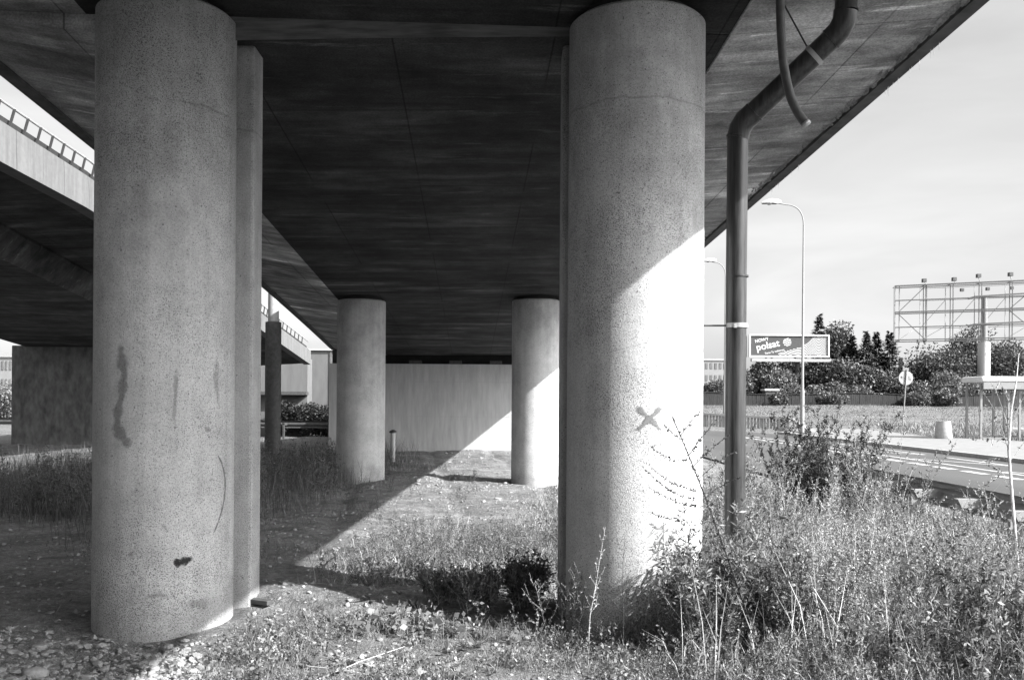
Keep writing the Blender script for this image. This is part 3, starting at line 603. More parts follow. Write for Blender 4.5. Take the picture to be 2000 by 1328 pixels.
for k in range(5):
    zz0, zz1 = -1 + k * .42, -1 + k * .42 + .2
    for i in range(n_):
        ua, ub = -1 + 2 * i / n_, -1 + 2 * (i + 1) / n_
        def cl_(u, z): m = math.sqrt(max(0, 1 - u * u)); return max(-m, min(m, z + .16 * math.sin(u * 3.1) + 0.12 * u))
        q = [(ua, cl_(ua, zz0)), (ub, cl_(ub, zz0)), (ub, cl_(ub, zz1)), (ua, cl_(ua, zz1))]
        if abs(q[0][1] - q[3][1]) + abs(q[1][1] - q[2][1]) < .02: continue
        b.add([(lc.x + u * lr, lc.y - .004, lc.z + z * lr) for u, z in q], [(0, 1, 2, 3)])
b.obj('wave_emblem', M['white'], bb)

# ---------------------------------------------------------------- empty billboard frame
fbt = thing('empty_billboard', 'bare steel billboard frame without panels on one thick pale pole', 'billboard', (P(1927, HY, 114).x, 114, hz(58, 114)))
px0, px1 = 1746, 2108
def FP(u, v, off=0.0):                                    # u along the frame 0..1, v height 0..1, off behind
    Y = 118 - 8.6 * u; x = px0 + (px1 - px0) * u
    zl = P(1746, 668, 118).z; zh = P(1746, 559, 118).z
    return Vector((P(x, HY, Y).x + off * .13, Y + off * 1.9, zl + (zh - zl) * v))
b = B()
for v in (0, .035, .26, .5, .53, .74, .965, 1.0): b.bar(FP(0, v), FP(1, v), .17 if v in (.53, 1.0) else .13)
for u in (0, .025, .155, .17, .3, .315, .455, .47, .62, .635, .8, 1.0): b.bar(FP(u, 0), FP(u, 1), .16 if u in (0, .17) else .09)
for (ua, va_, ub, vb) in ((.02, .53, .17, .99), (.02, .5, .17, .02), (.62, .53, .8, .99), (.62, .5, .8, .02)): b.bar(FP(ua, va_), FP(ub, vb), .09)
b.obj('front_frame', M['lamp'], fbt)
b = B()
for v in (.02, .25, .75, .97): b.bar(FP(.17, v, 1.1), FP(1, v, 1.1), .07)
for u in (.17, .31, .47, .64, .83): b.bar(FP(u, 0, 1.1), FP(u, 1, 1.1), .08)
for u in (.02, .17, .31, .47, .64): b.bar(FP(u, .03, 1.1) if u > .1 else FP(u, .03), FP(u + .15, .3, 1.1), .05); b.bar(FP(u, 1.0), FP(u, 1.0, 1.1), .08); b.bar(FP(u, 0.02), FP(u, .02, 1.1), .08)
for u in (.31, .47, .64): b.bar(FP(u - .14, .25, 1.1), FP(u, .75, 1.1), .06)
b.obj('rear_truss', M['greymetal'], fbt)
b = B(); 
for v in (.28, .76): b.bar(FP(.43, v, -.1), FP(1, v + .03, -.5), .17); b.bar(FP(.44, v, -.1), FP(.44, v, 1.2), .2)
b.obj('support_beams', M['greymetal'], fbt)
for u, dv in ((.14, .06), (.3, .06), (.43, .1), (.6, .1), (.78, .1)):
    fl2 = B(); p = FP(u, 1 + dv, -.6); fl2.box(p, (.45, .5, .45)); fl2.obj('floodlight', M['darksteel'], fbt); 
b = B()
for u, dv in ((.14, .06), (.3, .06), (.43, .1), (.6, .1), (.78, .1)): b.bar(FP(u + .03, 1.0), FP(u, 1 + dv, -.55), .06)
b.obj('floodlight_arms', M['greymetal'], fbt)
for u in (.38, .52, .65): B().box(FP(u, .9, .5), (.38, .38, .38)).obj('floodlight', M['darksteel'], fbt)
xp = P(1926, HY, 115).x; zt = P(1926, 580, 115).z; zm = P(1926, 668, 115).z; z0 = hz(xp, 115)
B().lathe((xp, 115.6, 0), [(.72, z0 - .3), (.72, zm)], 32).obj('pole', M['white'], fbt, True)
B().lathe((xp, 115.6, 0), [(.42, zm), (.36, zt)], 32).obj('pole_top', M['lamp'], fbt, True)

# ---------------------------------------------------------------- bus shelter, bin, sign
SY_ = 41.8
bs = thing('bus_shelter', 'glazed bus shelter with a flat white roof at the pavement edge', 'bus shelter', (23, SY_, hz(23, SY_)))
x0 = P(1916, HY, SY_).x; ztop = P(1912, 735, SY_).z; zr_ = P(1912, 746, SY_).z; x1 = x0 + 4.2; zg = 0.1
B().box((x0 + 2.1, SY_ + .6, (ztop + zr_) / 2), (4.5, 1.9, ztop - zr_)).obj('roof', M['white'], bs, False, .08)
B().box((x0 + 2.1, SY_ - .3, zr_ - .17), (4.3, .06, .3)).obj('fascia_board', M['lamp'], bs)
for xx in (x0, x0 + 1.25, x0 + 1.75, x1):
    for yy in (SY_, SY_ + 1.3): B().box((xx, yy, (zr_ + zg) / 2 - .05), (.09, .09, zr_ - zg)).obj('post', M['lamp'], bs)
B().box((x0 + 2.1, SY_ + 1.3, zg + .1), (4.2, .07, .1)).obj('bottom_rail', M['lamp'], bs)
B().box((x0 + .6, SY_, zg + .06), (1.2, .07, .08)).obj('bottom_rail', M['lamp'], bs)
B().box((x0 + 3.0, SY_ + .9, .6), (2.4, .4, .08)).obj('bench', M['greymetal'], bs)
B().box((x0 + 2.98, SY_ + 1.3, 1.4), (2.36, .02, 1.9)).obj('glass_pane', M['pane'], bs)
bx = P(1843, HY, 42).x; z0 = .12; bt = P(1843, 822, 42).z
lb = thing('litter_bin', 'squat tapered concrete litter bin on the pavement', 'litter bin', (bx, 42, z0))
B().lathe((bx, 42, 0), [(.36, z0), (.38, z0 + .06), (.34, z0 + .5), (.29, bt), (.25, bt), (.24, bt - .1)], 40).obj('body', M['kerb'], lb, True)
B().lathe((bx, 42, 0), [(.245, bt - .14), (.245, bt - .1)], 24).obj('liner', M['black'], lb, True)
sgx = P(1770, HY, 54); sg = thing('round_road_sign', 'round road sign seen from behind on a leaning pole', 'road sign', (P(1764, HY, 54).x, 54, .2))
ctr = P(1770, 738, 54); foot = P(1762, 846, 54)
B().tube([foot, P(1771, 722, 54)], .035, 10).obj('pole', M['lamp'], sg, True)
B().tube([ctr + Vector((0, .04, 0)), ctr + Vector((0, .065, 0))], .42, 40).obj('sign_plate', M['greymetal'], sg)
b = B()
for dx, dz, w_, h_ in ((-.2, .02, .16, .14), (-.05, -.02, .1, .1), (.2, .0, .12, .2), (.26, -.1, .08, .08), (-.28, .05, .08, .1)): b.box(ctr + Vector((dx, .036, dz)), (w_, .006, h_))
b.obj('stickers', M['lamp'], sg)
B().box(P(1770, 721, 54) + Vector((0, .05, 0)), (.34, .02, .16)).obj('small_plate', M['lamp'], sg)

# ---------------------------------------------------------------- buildings far off
def building(px0, px1, ytop, Y, depth, nf, nw, label, z0=0.0):
    xa_, xb_ = P(px0, HY, Y).x, P(px1, HY, Y).x; zt = P(px0, ytop, Y).z; t = thing('apartment_block', label, 'building', ((xa_ + xb_) / 2, Y, z0))
    B().box(((xa_ + xb_) / 2, Y + depth / 2, (zt + z0) / 2), (xb_ - xa_, depth, zt - z0)).obj('walls', M['build'], t)
    B().box(((xa_ + xb_) / 2, Y + depth / 2, zt + .2), (xb_ - xa_ + .4, depth + .4, .4)).obj('roof', M['greymetal'], t)
    for f in range(nf):
        for k in range(nw):
            x = xa_ + (xb_ - xa_) * (k + .5) / nw; z = z0 + (zt - z0) * (f + .55) / nf
            B().box((x, Y - .02, z), ((xb_ - xa_) / nw * .5, .1, (zt - z0) / nf * .5)).obj('window', M['glass'], t)
building(1366, 1420, 704, 190, 12, 4, 6, 'grey apartment block with rows of windows behind the sunlit column edge', .5)
building(-60, 32, 697, 95, 12, 3, 12, 'long pale block with tall windows beyond the viaduct pier', .3)
b = B().box((P(1772, HY, 260).x, 262, 9), (2.2, 3, 12)); tw = tag(b.obj('chimney_tower', M['build']), 'distant white tower showing between the spruces and the leafy trees', 'tower')

# ---------------------------------------------------------------- wooden fence along the gardens
fn = thing('garden_fence', 'long dark board fence along the foot of the trees', 'fence', (40, 106, 1.4))
xsf = np.arange(P(1330, HY, 107).x, P(2080, HY, 107).x, .24); b = B()
for x in xsf:
    g_ = hz(x, 107); t_ = 1.38 + rnd.uniform(-.07, .07) + .12 * math.sin(x * .35); b.box((x, 107 + rnd.uniform(-.02, .02), g_ + t_ / 2 - .1), (.22, .04, t_ + .2))
b.obj('boards', M['fence'], fn)
b = B()
for i in range(0, len(xsf) - 12, 12): xA, xB = xsf[i], xsf[i + 12]; b.bar((xA, 106.92, hz(xA, 107) + 1.42 + .12 * math.sin(xA * .35)), (xB, 106.92, hz(xB, 107) + 1.42 + .12 * math.sin(xB * .35)), .08, .07)
b.obj('top_rail', M['fence'], fn)
for pxa, pxb, py in ((1494, 1522, 761), (1692, 1728, 769)):
    a_, c_ = P(pxa, py, 108.6), P(pxb, py, 108.6); s_ = thing('garden_shed', 'low shed roof edge showing above the fence ' + ('near the lamp post' if pxa < 1600 else 'left of the round sign'), 'shed', ((a_.x + c_.x) / 2, 109.6, 1.5), 0, 'garden sheds behind the fence')
    B().box(((a_.x + c_.x) / 2, 109.6, a_.z), (c_.x - a_.x, 2, .22)).obj('roof', M['white'], s_)
    B().box(((a_.x + c_.x) / 2, 109.6, (a_.z + 1.2) / 2 - .15), (c_.x - a_.x - .3, 1.7, a_.z - 1.2 - .1)).obj('walls', M['wood'], s_)

# ---------------------------------------------------------------- vegetation builders
def leaves(c, d, n, ln, wd):
    """diamond leaves: centre-base c, direction d, normal-ish n, length ln, width wd -> (k,4,3)"""
    d = d / (np.linalg.norm(d, axis=1, keepdims=True) + 1e-9); s = np.cross(d, n); s /= (np.linalg.norm(s, axis=1, keepdims=True) + 1e-9)
    ln = np.asarray(ln).reshape(-1, 1); wd = np.asarray(wd).reshape(-1, 1); m = c + d * ln * .45
    return np.stack([c, m + s * wd / 2, c + d * ln, m - s * wd / 2], 1)
def unit(n): v = rng.normal(size=(n, 3)); return v / np.linalg.norm(v, axis=1, keepdims=True)
def ribbon(pts, w0, w1):
    pts = np.asarray(pts, float); n = len(pts); q = []
    for sv in (np.array([1, 0, 0.]), np.array([0, 1., 0])):
        for i in range(n - 1):
            a, b_ = w0 + (w1 - w0) * i / (n - 1), w0 + (w1 - w0) * (i + 1) / (n - 1); q.append([pts[i] - sv * a / 2, pts[i] + sv * a / 2, pts[i + 1] + sv * b_ / 2, pts[i + 1] - sv * b_ / 2])
    return np.array(q)
def blades(x, y, h, wd, lean):
    n = len(x); z = hgt(x, y) - .02; a = rng.uniform(0, 2 * np.pi, n); b_ = rng.uniform(0, 2 * np.pi, n)
    base = np.stack([x, y, z], -1); l = lean * h
    mid = base + np.stack([np.cos(a) * l * .35, np.sin(a) * l * .35, h * .55], -1); tip = base + np.stack([np.cos(a) * l, np.sin(a) * l, h * np.sqrt(np.maximum(.15, 1 - .5 * lean ** 2))], -1)
    s = np.stack([np.cos(b_), np.sin(b_), np.zeros(n)], -1) * (wd / 2)[:, None]
    return np.concatenate([np.stack([base - s, base + s, mid + s * .8, mid - s * .8], 1), np.stack([mid - s * .8, mid + s * .8, tip + s * .12, tip - s * .12], 1)], 0)
def branch_pts(p, d, L_, curl, n=7, wob=.08):
    pts = [np.array(p, float)]; d = np.array(d, float); d /= np.linalg.norm(d)
    for i in range(n):
        d = d + np.array([0, 0, curl / n]) + rng.normal(size=3) * wob / n * 2; d /= np.linalg.norm(d); pts.append(pts[-1] + d * L_ / n)
    return np.array(pts)
def leafy(pts, per_m, ln, wd, spread=.9, start=.1):
    seg = np.linalg.norm(np.diff(pts, axis=0), axis=1); T = seg.sum(); k = max(2, int(per_m * T)); t = np.sort(rng.uniform(start, 1, k)) * T; cs = np.concatenate([[0], np.cumsum(seg)])
    i = np.clip(np.searchsorted(cs, t) - 1, 0, len(seg) - 1); f = (t - cs[i]) / seg[i]; c = pts[i] + (pts[i + 1] - pts[i]) * f[:, None]; dirn = (pts[i + 1] - pts[i]) / seg[i][:, None]
    d = dirn * rng.uniform(.2, .8, (k, 1)) + unit(k) * spread; sc = rng.uniform(.5, 1.2, k) * (1.15 - .55 * t / T)
    return leaves(c, d, unit(k), ln * sc, wd * sc)
def weed(Ht, nb, ln, wd, lean=.15, brL=.35, per=70, base=np.zeros(3), sw=.006, curl=.5, lo=.2, up=.8, dirn=None):
    a = rng.uniform(0, 2 * np.pi); l = rng.uniform(0, lean); d0 = np.array([np.cos(a) * l, np.sin(a) * l, 1.]) if dirn is None else np.array(dirn, float)
    st_ = branch_pts(base, d0, Ht, .15, 8, .15); lv = [leafy(st_, per * .6, ln, wd)]; sm = [ribbon(st_, sw, sw * .4)]
    for k in range(nb):
        t = lo + (1 - lo) * (k + rng.uniform(0, 1)) / nb; j = t * 8; i = min(7, int(j)); p = st_[i] + (st_[i + 1] - st_[i]) * (j - i); an = k * 2.4 + rng.uniform(-.5, .5)
        bp = branch_pts(p, [np.cos(an), np.sin(an), up], brL * (1.15 - t * .8) * rng.uniform(.7, 1.2), curl, 5, .25)
        lv.append(leafy(bp, per, ln, wd)); sm.append(ribbon(bp, sw * .5, sw * .25))
    return np.concatenate(lv), np.concatenate(sm)
def scatter(tpl, x, y, sc, dz=-.03):
    z = hgt(x, y) + dz; outv = []; a = rng.uniform(0, 2 * np.pi, len(x)); ti = rng.integers(0, len(tpl), len(x))
    for i in range(len(x)):
        t = tpl[ti[i]]; c, s = np.cos(a[i]) * sc[i], np.sin(a[i]) * sc[i]; v = np.empty_like(t)
        v[..., 0] = t[..., 0] * c - t[..., 1] * s + x[i]; v[..., 1] = t[..., 0] * s + t[..., 1] * c + y[i]; v[..., 2] = t[..., 2] * sc[i] + z[i]; outv.append(v)
    return np.concatenate(outv)
def sample(n, xr, yr, dens):
    x = rng.uniform(*xr, n * 3); y = rng.uniform(*yr, n * 3); k = rng.uniform(0, 1, n * 3) < dens(x, y); return x[k][:n], y[k][:n]
def clear(x, y):                                        # nothing grows inside columns, pillars or pipe
    k = np.ones(len(x), bool)
    for cx, cy, r_ in ((*CL, .54), (*CR, .53), (*FL_, .6), (*FR, .6), (xa - .2, 7.3, .3), (xb + .2, 7.35, .3), (1.64, 6.7, .12)): k &= (x - cx) ** 2 + (y - cy) ** 2 > r_ * r_
    return k
def stuff(name, V, mat, label=None):
    return tag(link(name, npmesh(name, V, 4), mat), label, None, None, 'stuff')

# density of the rough growth on the plot (1 = thick)
def d_right(x, y):
    e = 0.75 + 0.9 * fbm(y * .8, y * .3, 3, 2) + np.where(y > 7.6, np.clip((y - 7.6) * -.12, -.7, 0), 0)
    return sst(e, e + .5, x) * (1 - sst(5.5, 5.9, x)) * np.where((x > 4.2) & (y > 7.5) & (y < 12.5), .35, 1.0)
def d_mid(x, y):
    u = fbm(x * 1.2, y * 1.2, 11, 3)
    return sst(-1.9, -1.2, x + u) * sst(7.9, 8.4, y + .25 * np.sin(x * 3)) * (1 - sst(10.6 + 2.5 * sst(0, .8, x), 12.2 + 3 * sst(0, .8, x), y + u * 2)) * (1 - sst(5.4, 5.8, x)) * np.where(x > 1.2, .6, 1)
def d_front(x, y):
    u = fbm(x * 1.6, y * 1.6, 21, 3)
    return sst(-2.0, -1.5, x + u * .8) * (1 - sst(6.5, 7.0, y + u)) * np.clip(.6 + 3.2 * fbm(x * 1.9, y * 1.9, 25, 3), .06, 1)
def d_left(x, y):
    u = fbm(x * .7, y * .7, 31, 3)
    return sst(10.5, 13.0, y + 4 * u) * (1 - sst(-4.2, -3.2, x + 1.2 * u - .03 * y)) * np.clip(.5 + 2.2 * u, .1, 1)
def d_leftlow(x, y): return np.clip(.15 + 1.6 * fbm(x * .9, y * .9, 35, 3), 0, 1) * sst(8.4, 9.6, y) * (1 - sst(-2.0, -1.5, x))

# low plants and grass, right side and centre
x, y = sample(15000, (.4, 5.8), (4.3, 15), d_right); k = clear(x, y); x, y = x[k], y[k]
stuff('roadside_grass', blades(x, y, rng.uniform(.1, .42, len(x)) * (0.75 + .5 * sst(1.5, 3.5, x)), rng.uniform(.003, .008, len(x)), rng.uniform(.1, 1.0, len(x))), M['drygrass'])
x, y = sample(17000, (-2.2, 3.5), (7.4, 15), d_mid); k = clear(x, y); x, y = x[k], y[k]
stuff('verge_grass', blades(x, y, rng.uniform(.03, .24, len(x)) * rng.uniform(.3, 1, len(x)), rng.uniform(.004, .009, len(x)), rng.uniform(.1, 1.1, len(x))), M['drygrass'])
x, y = sample(16000, (-2.3, 2.2), (4.3, 7.2), d_front); k = clear(x, y); x, y = x[k], y[k]
stuff('foreground_grass', blades(x, y, rng.uniform(.03, .16, len(x)), rng.uniform(.002, .0055, len(x)), rng.uniform(.2, 1.2, len(x))), M['grass'])
x, y = sample(17000, (-11, -2.6), (10, 27), d_left); k = clear(x, y); x, y = x[k], y[k]
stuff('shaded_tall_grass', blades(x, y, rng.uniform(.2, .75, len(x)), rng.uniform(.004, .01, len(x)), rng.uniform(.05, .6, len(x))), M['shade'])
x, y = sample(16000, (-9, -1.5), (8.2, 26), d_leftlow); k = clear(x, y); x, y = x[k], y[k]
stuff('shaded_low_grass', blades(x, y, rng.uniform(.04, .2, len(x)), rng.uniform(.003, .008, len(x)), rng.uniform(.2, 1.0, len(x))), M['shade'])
x, y = sample(5000, (-4, 3.6), (11, 29.5), lambda x, y: np.clip(-.15 + 1.6 * fbm(x, y, 41, 3), 0, 1)); k = clear(x, y); x, y = x[k], y[k]
stuff('gravel_tufts', blades(x, y, rng.uniform(.03, .1, len(x)), rng.uniform(.003, .008, len(x)), rng.uniform(.2, 1.0, len(x))), M['grass'])

# leafy weeds
tl, ts = [], []
for k in range(10): l_, s_ = weed(rng.uniform(.3, .55), 10, .045, .014, .3, .2, 110, sw=.006); tl.append(l_); ts.append(s_)
x, y = sample(1500, (.5, 5.7), (4.3, 14.5), lambda x, y: d_right(x, y) * np.where(y + 1.5 * fbm(x, y, 71, 2) < 6.2, .9, .12)); k = clear(x, y); x, y = x[k], y[k]; sc = rng.uniform(.5, 1.15, len(x)) * (.75 + .5 * sst(1.2, 3.5, x))
sv = rng.bit_generator.state; stuff('roadside_weeds', scatter(tl, x, y, sc), M['weed']); rng.bit_generator.state = sv; stuff('roadside_weed_stems', scatter(ts, x, y, sc), M['stalk'])
tp = []
for k in range(8): l_, s_ = weed(rng.uniform(.35, .62), 12, .022, .009, .3, .22, 190, sw=.004); tp.append(np.concatenate([l_, s_]))
x, y = sample(1900, (.9, 5.7), (5.8, 14.5), d_right); k = clear(x, y); x, y = x[k], y[k]
stuff('feathery_weeds', scatter(tp, x, y, rng.uniform(.6, 1.25, len(x))), M['palew'])
tg = []
for k in range(8): l_, s_ = weed(rng.uniform(.12, .22), 6, .026, .015, .4, .12, 120, sw=.003, lo=.05, up=.35); tg.append(l_)
x, y = sample(1000, (-2.2, 2.4), (4.4, 6.9), d_front); k = clear(x, y); x, y = x[k], y[k]
stuff('ground_plants', scatter(tg, x, y, rng.gamma(4, .17, len(x)).clip(.3, 1.6)), M['grass'])
x, y = sample(420, (-2.0, 2.4), (4.4, 6.9), lambda x, y: d_front(x, y) * sst(.0, .25, fbm(x * 1.7, y * 1.7, 81, 2))); k = clear(x, y); x, y = x[k], y[k]
stuff('dark_ground_plants', scatter(tl, x, y, rng.uniform(.2, .5, len(x))), M['weed'])
x, y = sample(900, (.8, 5.7), (5, 13), d_right); k = clear(x, y); x, y = x[k], y[k]
stuff('seeding_grass', blades(x, y, rng.uniform(.45, .8, len(x)), rng.uniform(.004, .008, len(x)), rng.uniform(.05, .5, len(x))), M['stalk'])
x, y = sample(900, (-2.0, 3.0), (7.3, 12.5), d_mid); k = clear(x, y); x, y = x[k], y[k]
stuff('verge_weeds', scatter(tl, x, y, rng.uniform(.3, .7, len(x))), M['weed'])
x, y = sample(420, (-9, -3), (10.5, 24), d_left); k = clear(x, y); x, y = x[k], y[k]
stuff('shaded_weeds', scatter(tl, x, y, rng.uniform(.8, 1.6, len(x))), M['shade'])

# rosettes, litter and twigs
tr_t = []
for k in range(6):
    n = rng.integers(7, 14); a = rng.uniform(0, 6.28, n); d = np.stack([np.cos(a), np.sin(a), rng.uniform(.1, .8, n)], -1); c = d * rng.uniform(.0, .02, (n, 1)); tr_t.append(leaves(c, d, np.tile([0, 0, 1.], (n, 1)) + unit(n) * .3, rng.uniform(.06, .13, n), rng.uniform(.02, .045, n)))
nq = min(len(t) for t in tr_t); tr_t = [t[:nq] for t in tr_t]
x, y = sample(300, (-1.9, 5.0), (4.6, 9.5), lambda x, y: np.clip(.3 + 2.0 * fbm(x * 1.4, y * 1.4, 91, 3), 0, 1) * sst(-1.9, -1.4, x)); k = clear(x, y); x, y = x[k], y[k]
stuff('leaf_rosettes', scatter(tr_t, x, y, rng.uniform(.5, 1.25, len(x)), 0.0), M['weed'])
x, y = sample(7000, (-6, 3.6), (5, 22), lambda x, y: np.clip(.4 + 1.8 * fbm(x * .9, y * .9, 95, 3), 0, 1)); k = clear(x, y); x, y = x[k], y[k]; n = len(x)
d = unit(n); d[:, 2] *= .25; stuff('leaf_litter', leaves(np.stack([x, y, hgt(x, y) + .008], -1), d, np.tile([0, 0, 1.], (n, 1)) + unit(n) * .5, rng.uniform(.015, .06, n), rng.uniform(.006, .03, n)), M['litter'])
x, y = sample(700, (-6, 3.6), (5, 20), lambda x, y: .6 + 0 * x); k = clear(x, y); x, y = x[k], y[k]; n = len(x); d = unit(n); d[:, 2] *= .15
stuff('fallen_twigs', leaves(np.stack([x, y, hgt(x, y) + .012], -1), d, np.tile([0, 0, 1.], (n, 1)), rng.uniform(.08, .3, n), rng.uniform(.004, .01, n)), M['litter'])
x, y = sample(260, (-6, -.5), (8.5, 24), lambda x, y: np.clip(.1 + 1.8 * fbm(x * .8, y * .8, 97, 3), 0, 1)); k = clear(x, y); x, y = x[k], y[k]
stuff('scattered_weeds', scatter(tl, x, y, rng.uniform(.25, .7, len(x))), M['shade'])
# field grass beyond the road
x, y = sample(60000, (8, 62), (46, 106), lambda x, y: np.where((x < 23) & (y < 62), 0, 1.0) * np.clip(.55 + 1.2 * fbm(x * .2, y * .5, 51, 3), .1, 1))
stuff('field_grass', blades(x, y, rng.uniform(.03, .16, len(x)), rng.uniform(.02, .05, len(x)), rng.uniform(.2, 1.1, len(x))), M['field'])
x, y = sample(16000, (21.2, 60), (36, 62), lambda x, y: (x > 21.2 + .15 * np.abs(y - 45)) * 1.0)
stuff('field_edge_grass', blades(x, y, rng.uniform(.1, .5, len(x)), rng.uniform(.015, .05, len(x)), rng.uniform(.2, .9, len(x))), M['grass'])

# stones
def stone_tpl():
    bm = bmesh.new(); bmesh.ops.create_icosphere(bm, subdivisions=2, radius=1); sc = [rng.uniform(.6, 1.1), rng.uniform(.5, 1.0), rng.uniform(.35, .7)]; o_ = rng.uniform(0, 50, 3)
    cut = [(unit(1)[0], rng.uniform(.45, .8)) for _ in range(11)]
    for v in bm.verts:
        p = np.array(v.co)
        for n_, d_ in cut:
            e = p @ n_ - d_
            if e > 0: p = p - n_ * e
        p = p * (1 + .05 * np.sin(p * 4 + o_).sum()) * sc; v.co = p
    t = np.array([[list(v.co) for v in f.verts] for f in bm.faces]); bm.free(); return t
ST = [stone_tpl() for _ in range(9)]
def stones(x, y, r_, sink=.15):
    V = scatter(ST, x, y, r_, 0.0); rr = np.repeat(r_, len(ST[0])); V[..., 2] += (rr * sink)[:, None]; return V
x, y = sample(2600, (-3.9, -1.4), (4.6, 6.9), lambda x, y: sst(4.7, 5.2, y) * (1 - sst(6.2, 6.7, y)) * (1 - sst(-2.1, -1.6, x + .35 * (y - 5.8)))); k = clear(x, y); x, y = x[k], y[k]
V1 = stones(x, y, rng.gamma(1.9, .010, len(x)).clip(.010, .06))
x, y = sample(3000, (-4.6, 3.6), (7.5, 30.2), lambda x, y: np.clip(.12 + 1.4 * fbm(x * .6, y * .6, 61, 3) + .7 * np.exp(-((y - 29.8) ** 2) / .4) + .6 * np.exp(-((y - 18.3) ** 2) / .5), 0, 1)); k = clear(x, y); x, y = x[k], y[k]
V2 = stones(x, y, rng.gamma(1.8, .012, len(x)).clip(.01, .07))
x, y = sample(9000, (-4.6, 3.6), (8, 26), lambda x, y: np.clip(.35 + 1.4 * fbm(x * .8, y * .8, 63, 3), 0, 1)); k = clear(x, y); x, y = x[k], y[k]
V5 = stones(x, y, rng.gamma(2, .007, len(x)).clip(.006, .04))
x, y = sample(1500, (-2.0, 2), (4.6, 8), lambda x, y: .6 + 0 * x); k = clear(x, y); x, y = x[k], y[k]
V3 = stones(x, y, rng.gamma(2, .009, len(x)).clip(.008, .035))
x, y = sample(800, (-7, -2.3), (6.8, 13), lambda x, y: .6 + 0 * x); k = clear(x, y); x, y = x[k], y[k]
V4 = stones(x, y, rng.gamma(2, .009, len(x)).clip(.008, .04))
tag(link('gravel', npmesh('gravel', np.concatenate([V1, V2, V3, V4, V5]), 3), M['stone']), kind='stuff')
for i, (px, py, rr, lab) in enumerate(((70, 1297, .1, 'flat pale stone at the bottom corner of the stone pile'), (560, 1163, .075, 'pale stone at the foot of the slim pillar behind the smudged column'), (265, 1225, .06, 'pale stone against the foot of the smudged round column'), (1120 - 90, 1240, .05, 'small white stone in the low plants in front of the round column with the cross'), (720, 1302, .05, 'small pale stone under the crossed dry stalks'))):
    g = G(px, py); v = ST[i] * rr; v = v * np.array([1.3, 1, .9]) + np.array([g.x, g.y, hz(g.x, g.y) + rr * .2])
    me = npmesh('stone', v, 3); bm = bmesh.new(); bm.from_mesh(me); bmesh.ops.remove_doubles(bm, verts=bm.verts, dist=1e-5); bm.to_mesh(me); bm.free()
    tag(link('stone', me, M['stone']), lab, 'stone', 'larger stones')
pl = G(488, 1176, .06); tag(B().box((pl.x, pl.y, hz(pl.x, pl.y) + .03), (.4, .07, .035), R(-25)).obj('wood_plank', M['wood'], None, False, .004), 'short dark plank lying at the foot of the slim pillar', 'plank')
for (xa_, ya_, Ya, xb_, yb_, Yb, lab) in ((612, 1330, 5.45, 790, 1262, 5.8, 'long dry stalk rising across the low plants, crossing two others'), (600, 1300, 5.6, 765, 1326, 5.5, 'dry stalk lying flat under the rising one'), (655, 1278, 5.7, 775, 1322, 5.5, 'thin dry stalk slanting down over the low plants'), (1590, 1150, 5.6, 1672, 1290, 5.5, 'pale straight stalk slanting through the roadside weeds'), (818, 1070, 7.9, 878, 1135, 7.6, 'dry bent stalk over the shadowed earth')):
    a_, c_ = P(xa_, ya_, Ya), P(xb_, yb_, Yb); m_ = (a_ + c_) / 2 + Vector((0, 0, .012)); tag(B().tube([a_, m_, c_], [.0035, .003, .002], 6).obj('dry_stalk', M['stalk']), lab, 'stalk', 'loose dry stalks')

# individual weeds
def plant(name, label, cat, lv, sm, lmat='weed', smat='stalk', group=None):
    c = sm.reshape(-1, 3); b0_ = c[c[:, 2].argmin()]
    t = thing(name, label, cat, b0_, 0, group); link('leaves', npmesh('leaves', lv, 4), M[lmat], t); link('stems', npmesh('stems', sm, 4), M[smat], t); return t
# arching mugwort in front of the sunlit column
base = np.array(P(1500, 1300, 5.65)); base[2] = hz(base[0], base[1]) - .05; top = np.array(P(1312, 812, 5.75)); midp = np.array(P(1400, 1010, 5.7))
st_ = np.array([base * (1 - t) ** 2 + 2 * midp * t * (1 - t) + top * t * t for t in np.linspace(0, 1, 12)]); lv = [leafy(st_, 150, .034, .014)]; sm = [ribbon(st_, .013, .007)]
for (sx, sy, ex, ey, dip) in ((1372, 960, 1262, 903, 26), (1378, 975, 1262, 918, 34), (1385, 990, 1266, 950, 22), (1392, 1010, 1268, 1000, 24), (1398, 1030, 1296, 1063, -6), (1350, 900, 1268, 870, 20), (1345, 890, 1400, 820, -6), (1335, 860, 1295, 828, 6), (1355, 910, 1425, 850, -8), (1365, 935, 1440, 880, -10), (1380, 970, 1450, 930, -10), (1330, 850, 1372, 800, -6), (1420, 1060, 1480, 985, -10)):
    a_, c_, e_ = np.array(P(sx, sy, 5.72)), np.array(P((sx + ex) / 2, (sy + ey) / 2 + dip, 5.72)), np.array(P(ex, ey, 5.72 + rng.uniform(-.15, .15))); bp = np.array([a_ * (1 - t) ** 2 + 2 * c_ * t * (1 - t) + e_ * t * t for t in np.linspace(0, 1, 9)])
    lv.append(leafy(bp, 170, .024, .013, .9)); sm.append(ribbon(bp, .007, .004))
plant('mugwort_plant', 'tall mugwort with arching beaded branches against the sunlit column', 'weed', np.concatenate(lv), np.concatenate(sm), 'darkw', 'wood')
b_ = np.array(G(1148, 1308)); l_, s_ = weed(.9, 12, .03, .009, .05, .13, 110, b_, .009, .8, .35, .9, (.04, 0, 1)); plant('mullein_stalk', 'pale leafy stalk standing before the shaded flank of the sunlit column', 'weed', l_, s_, 'palew')
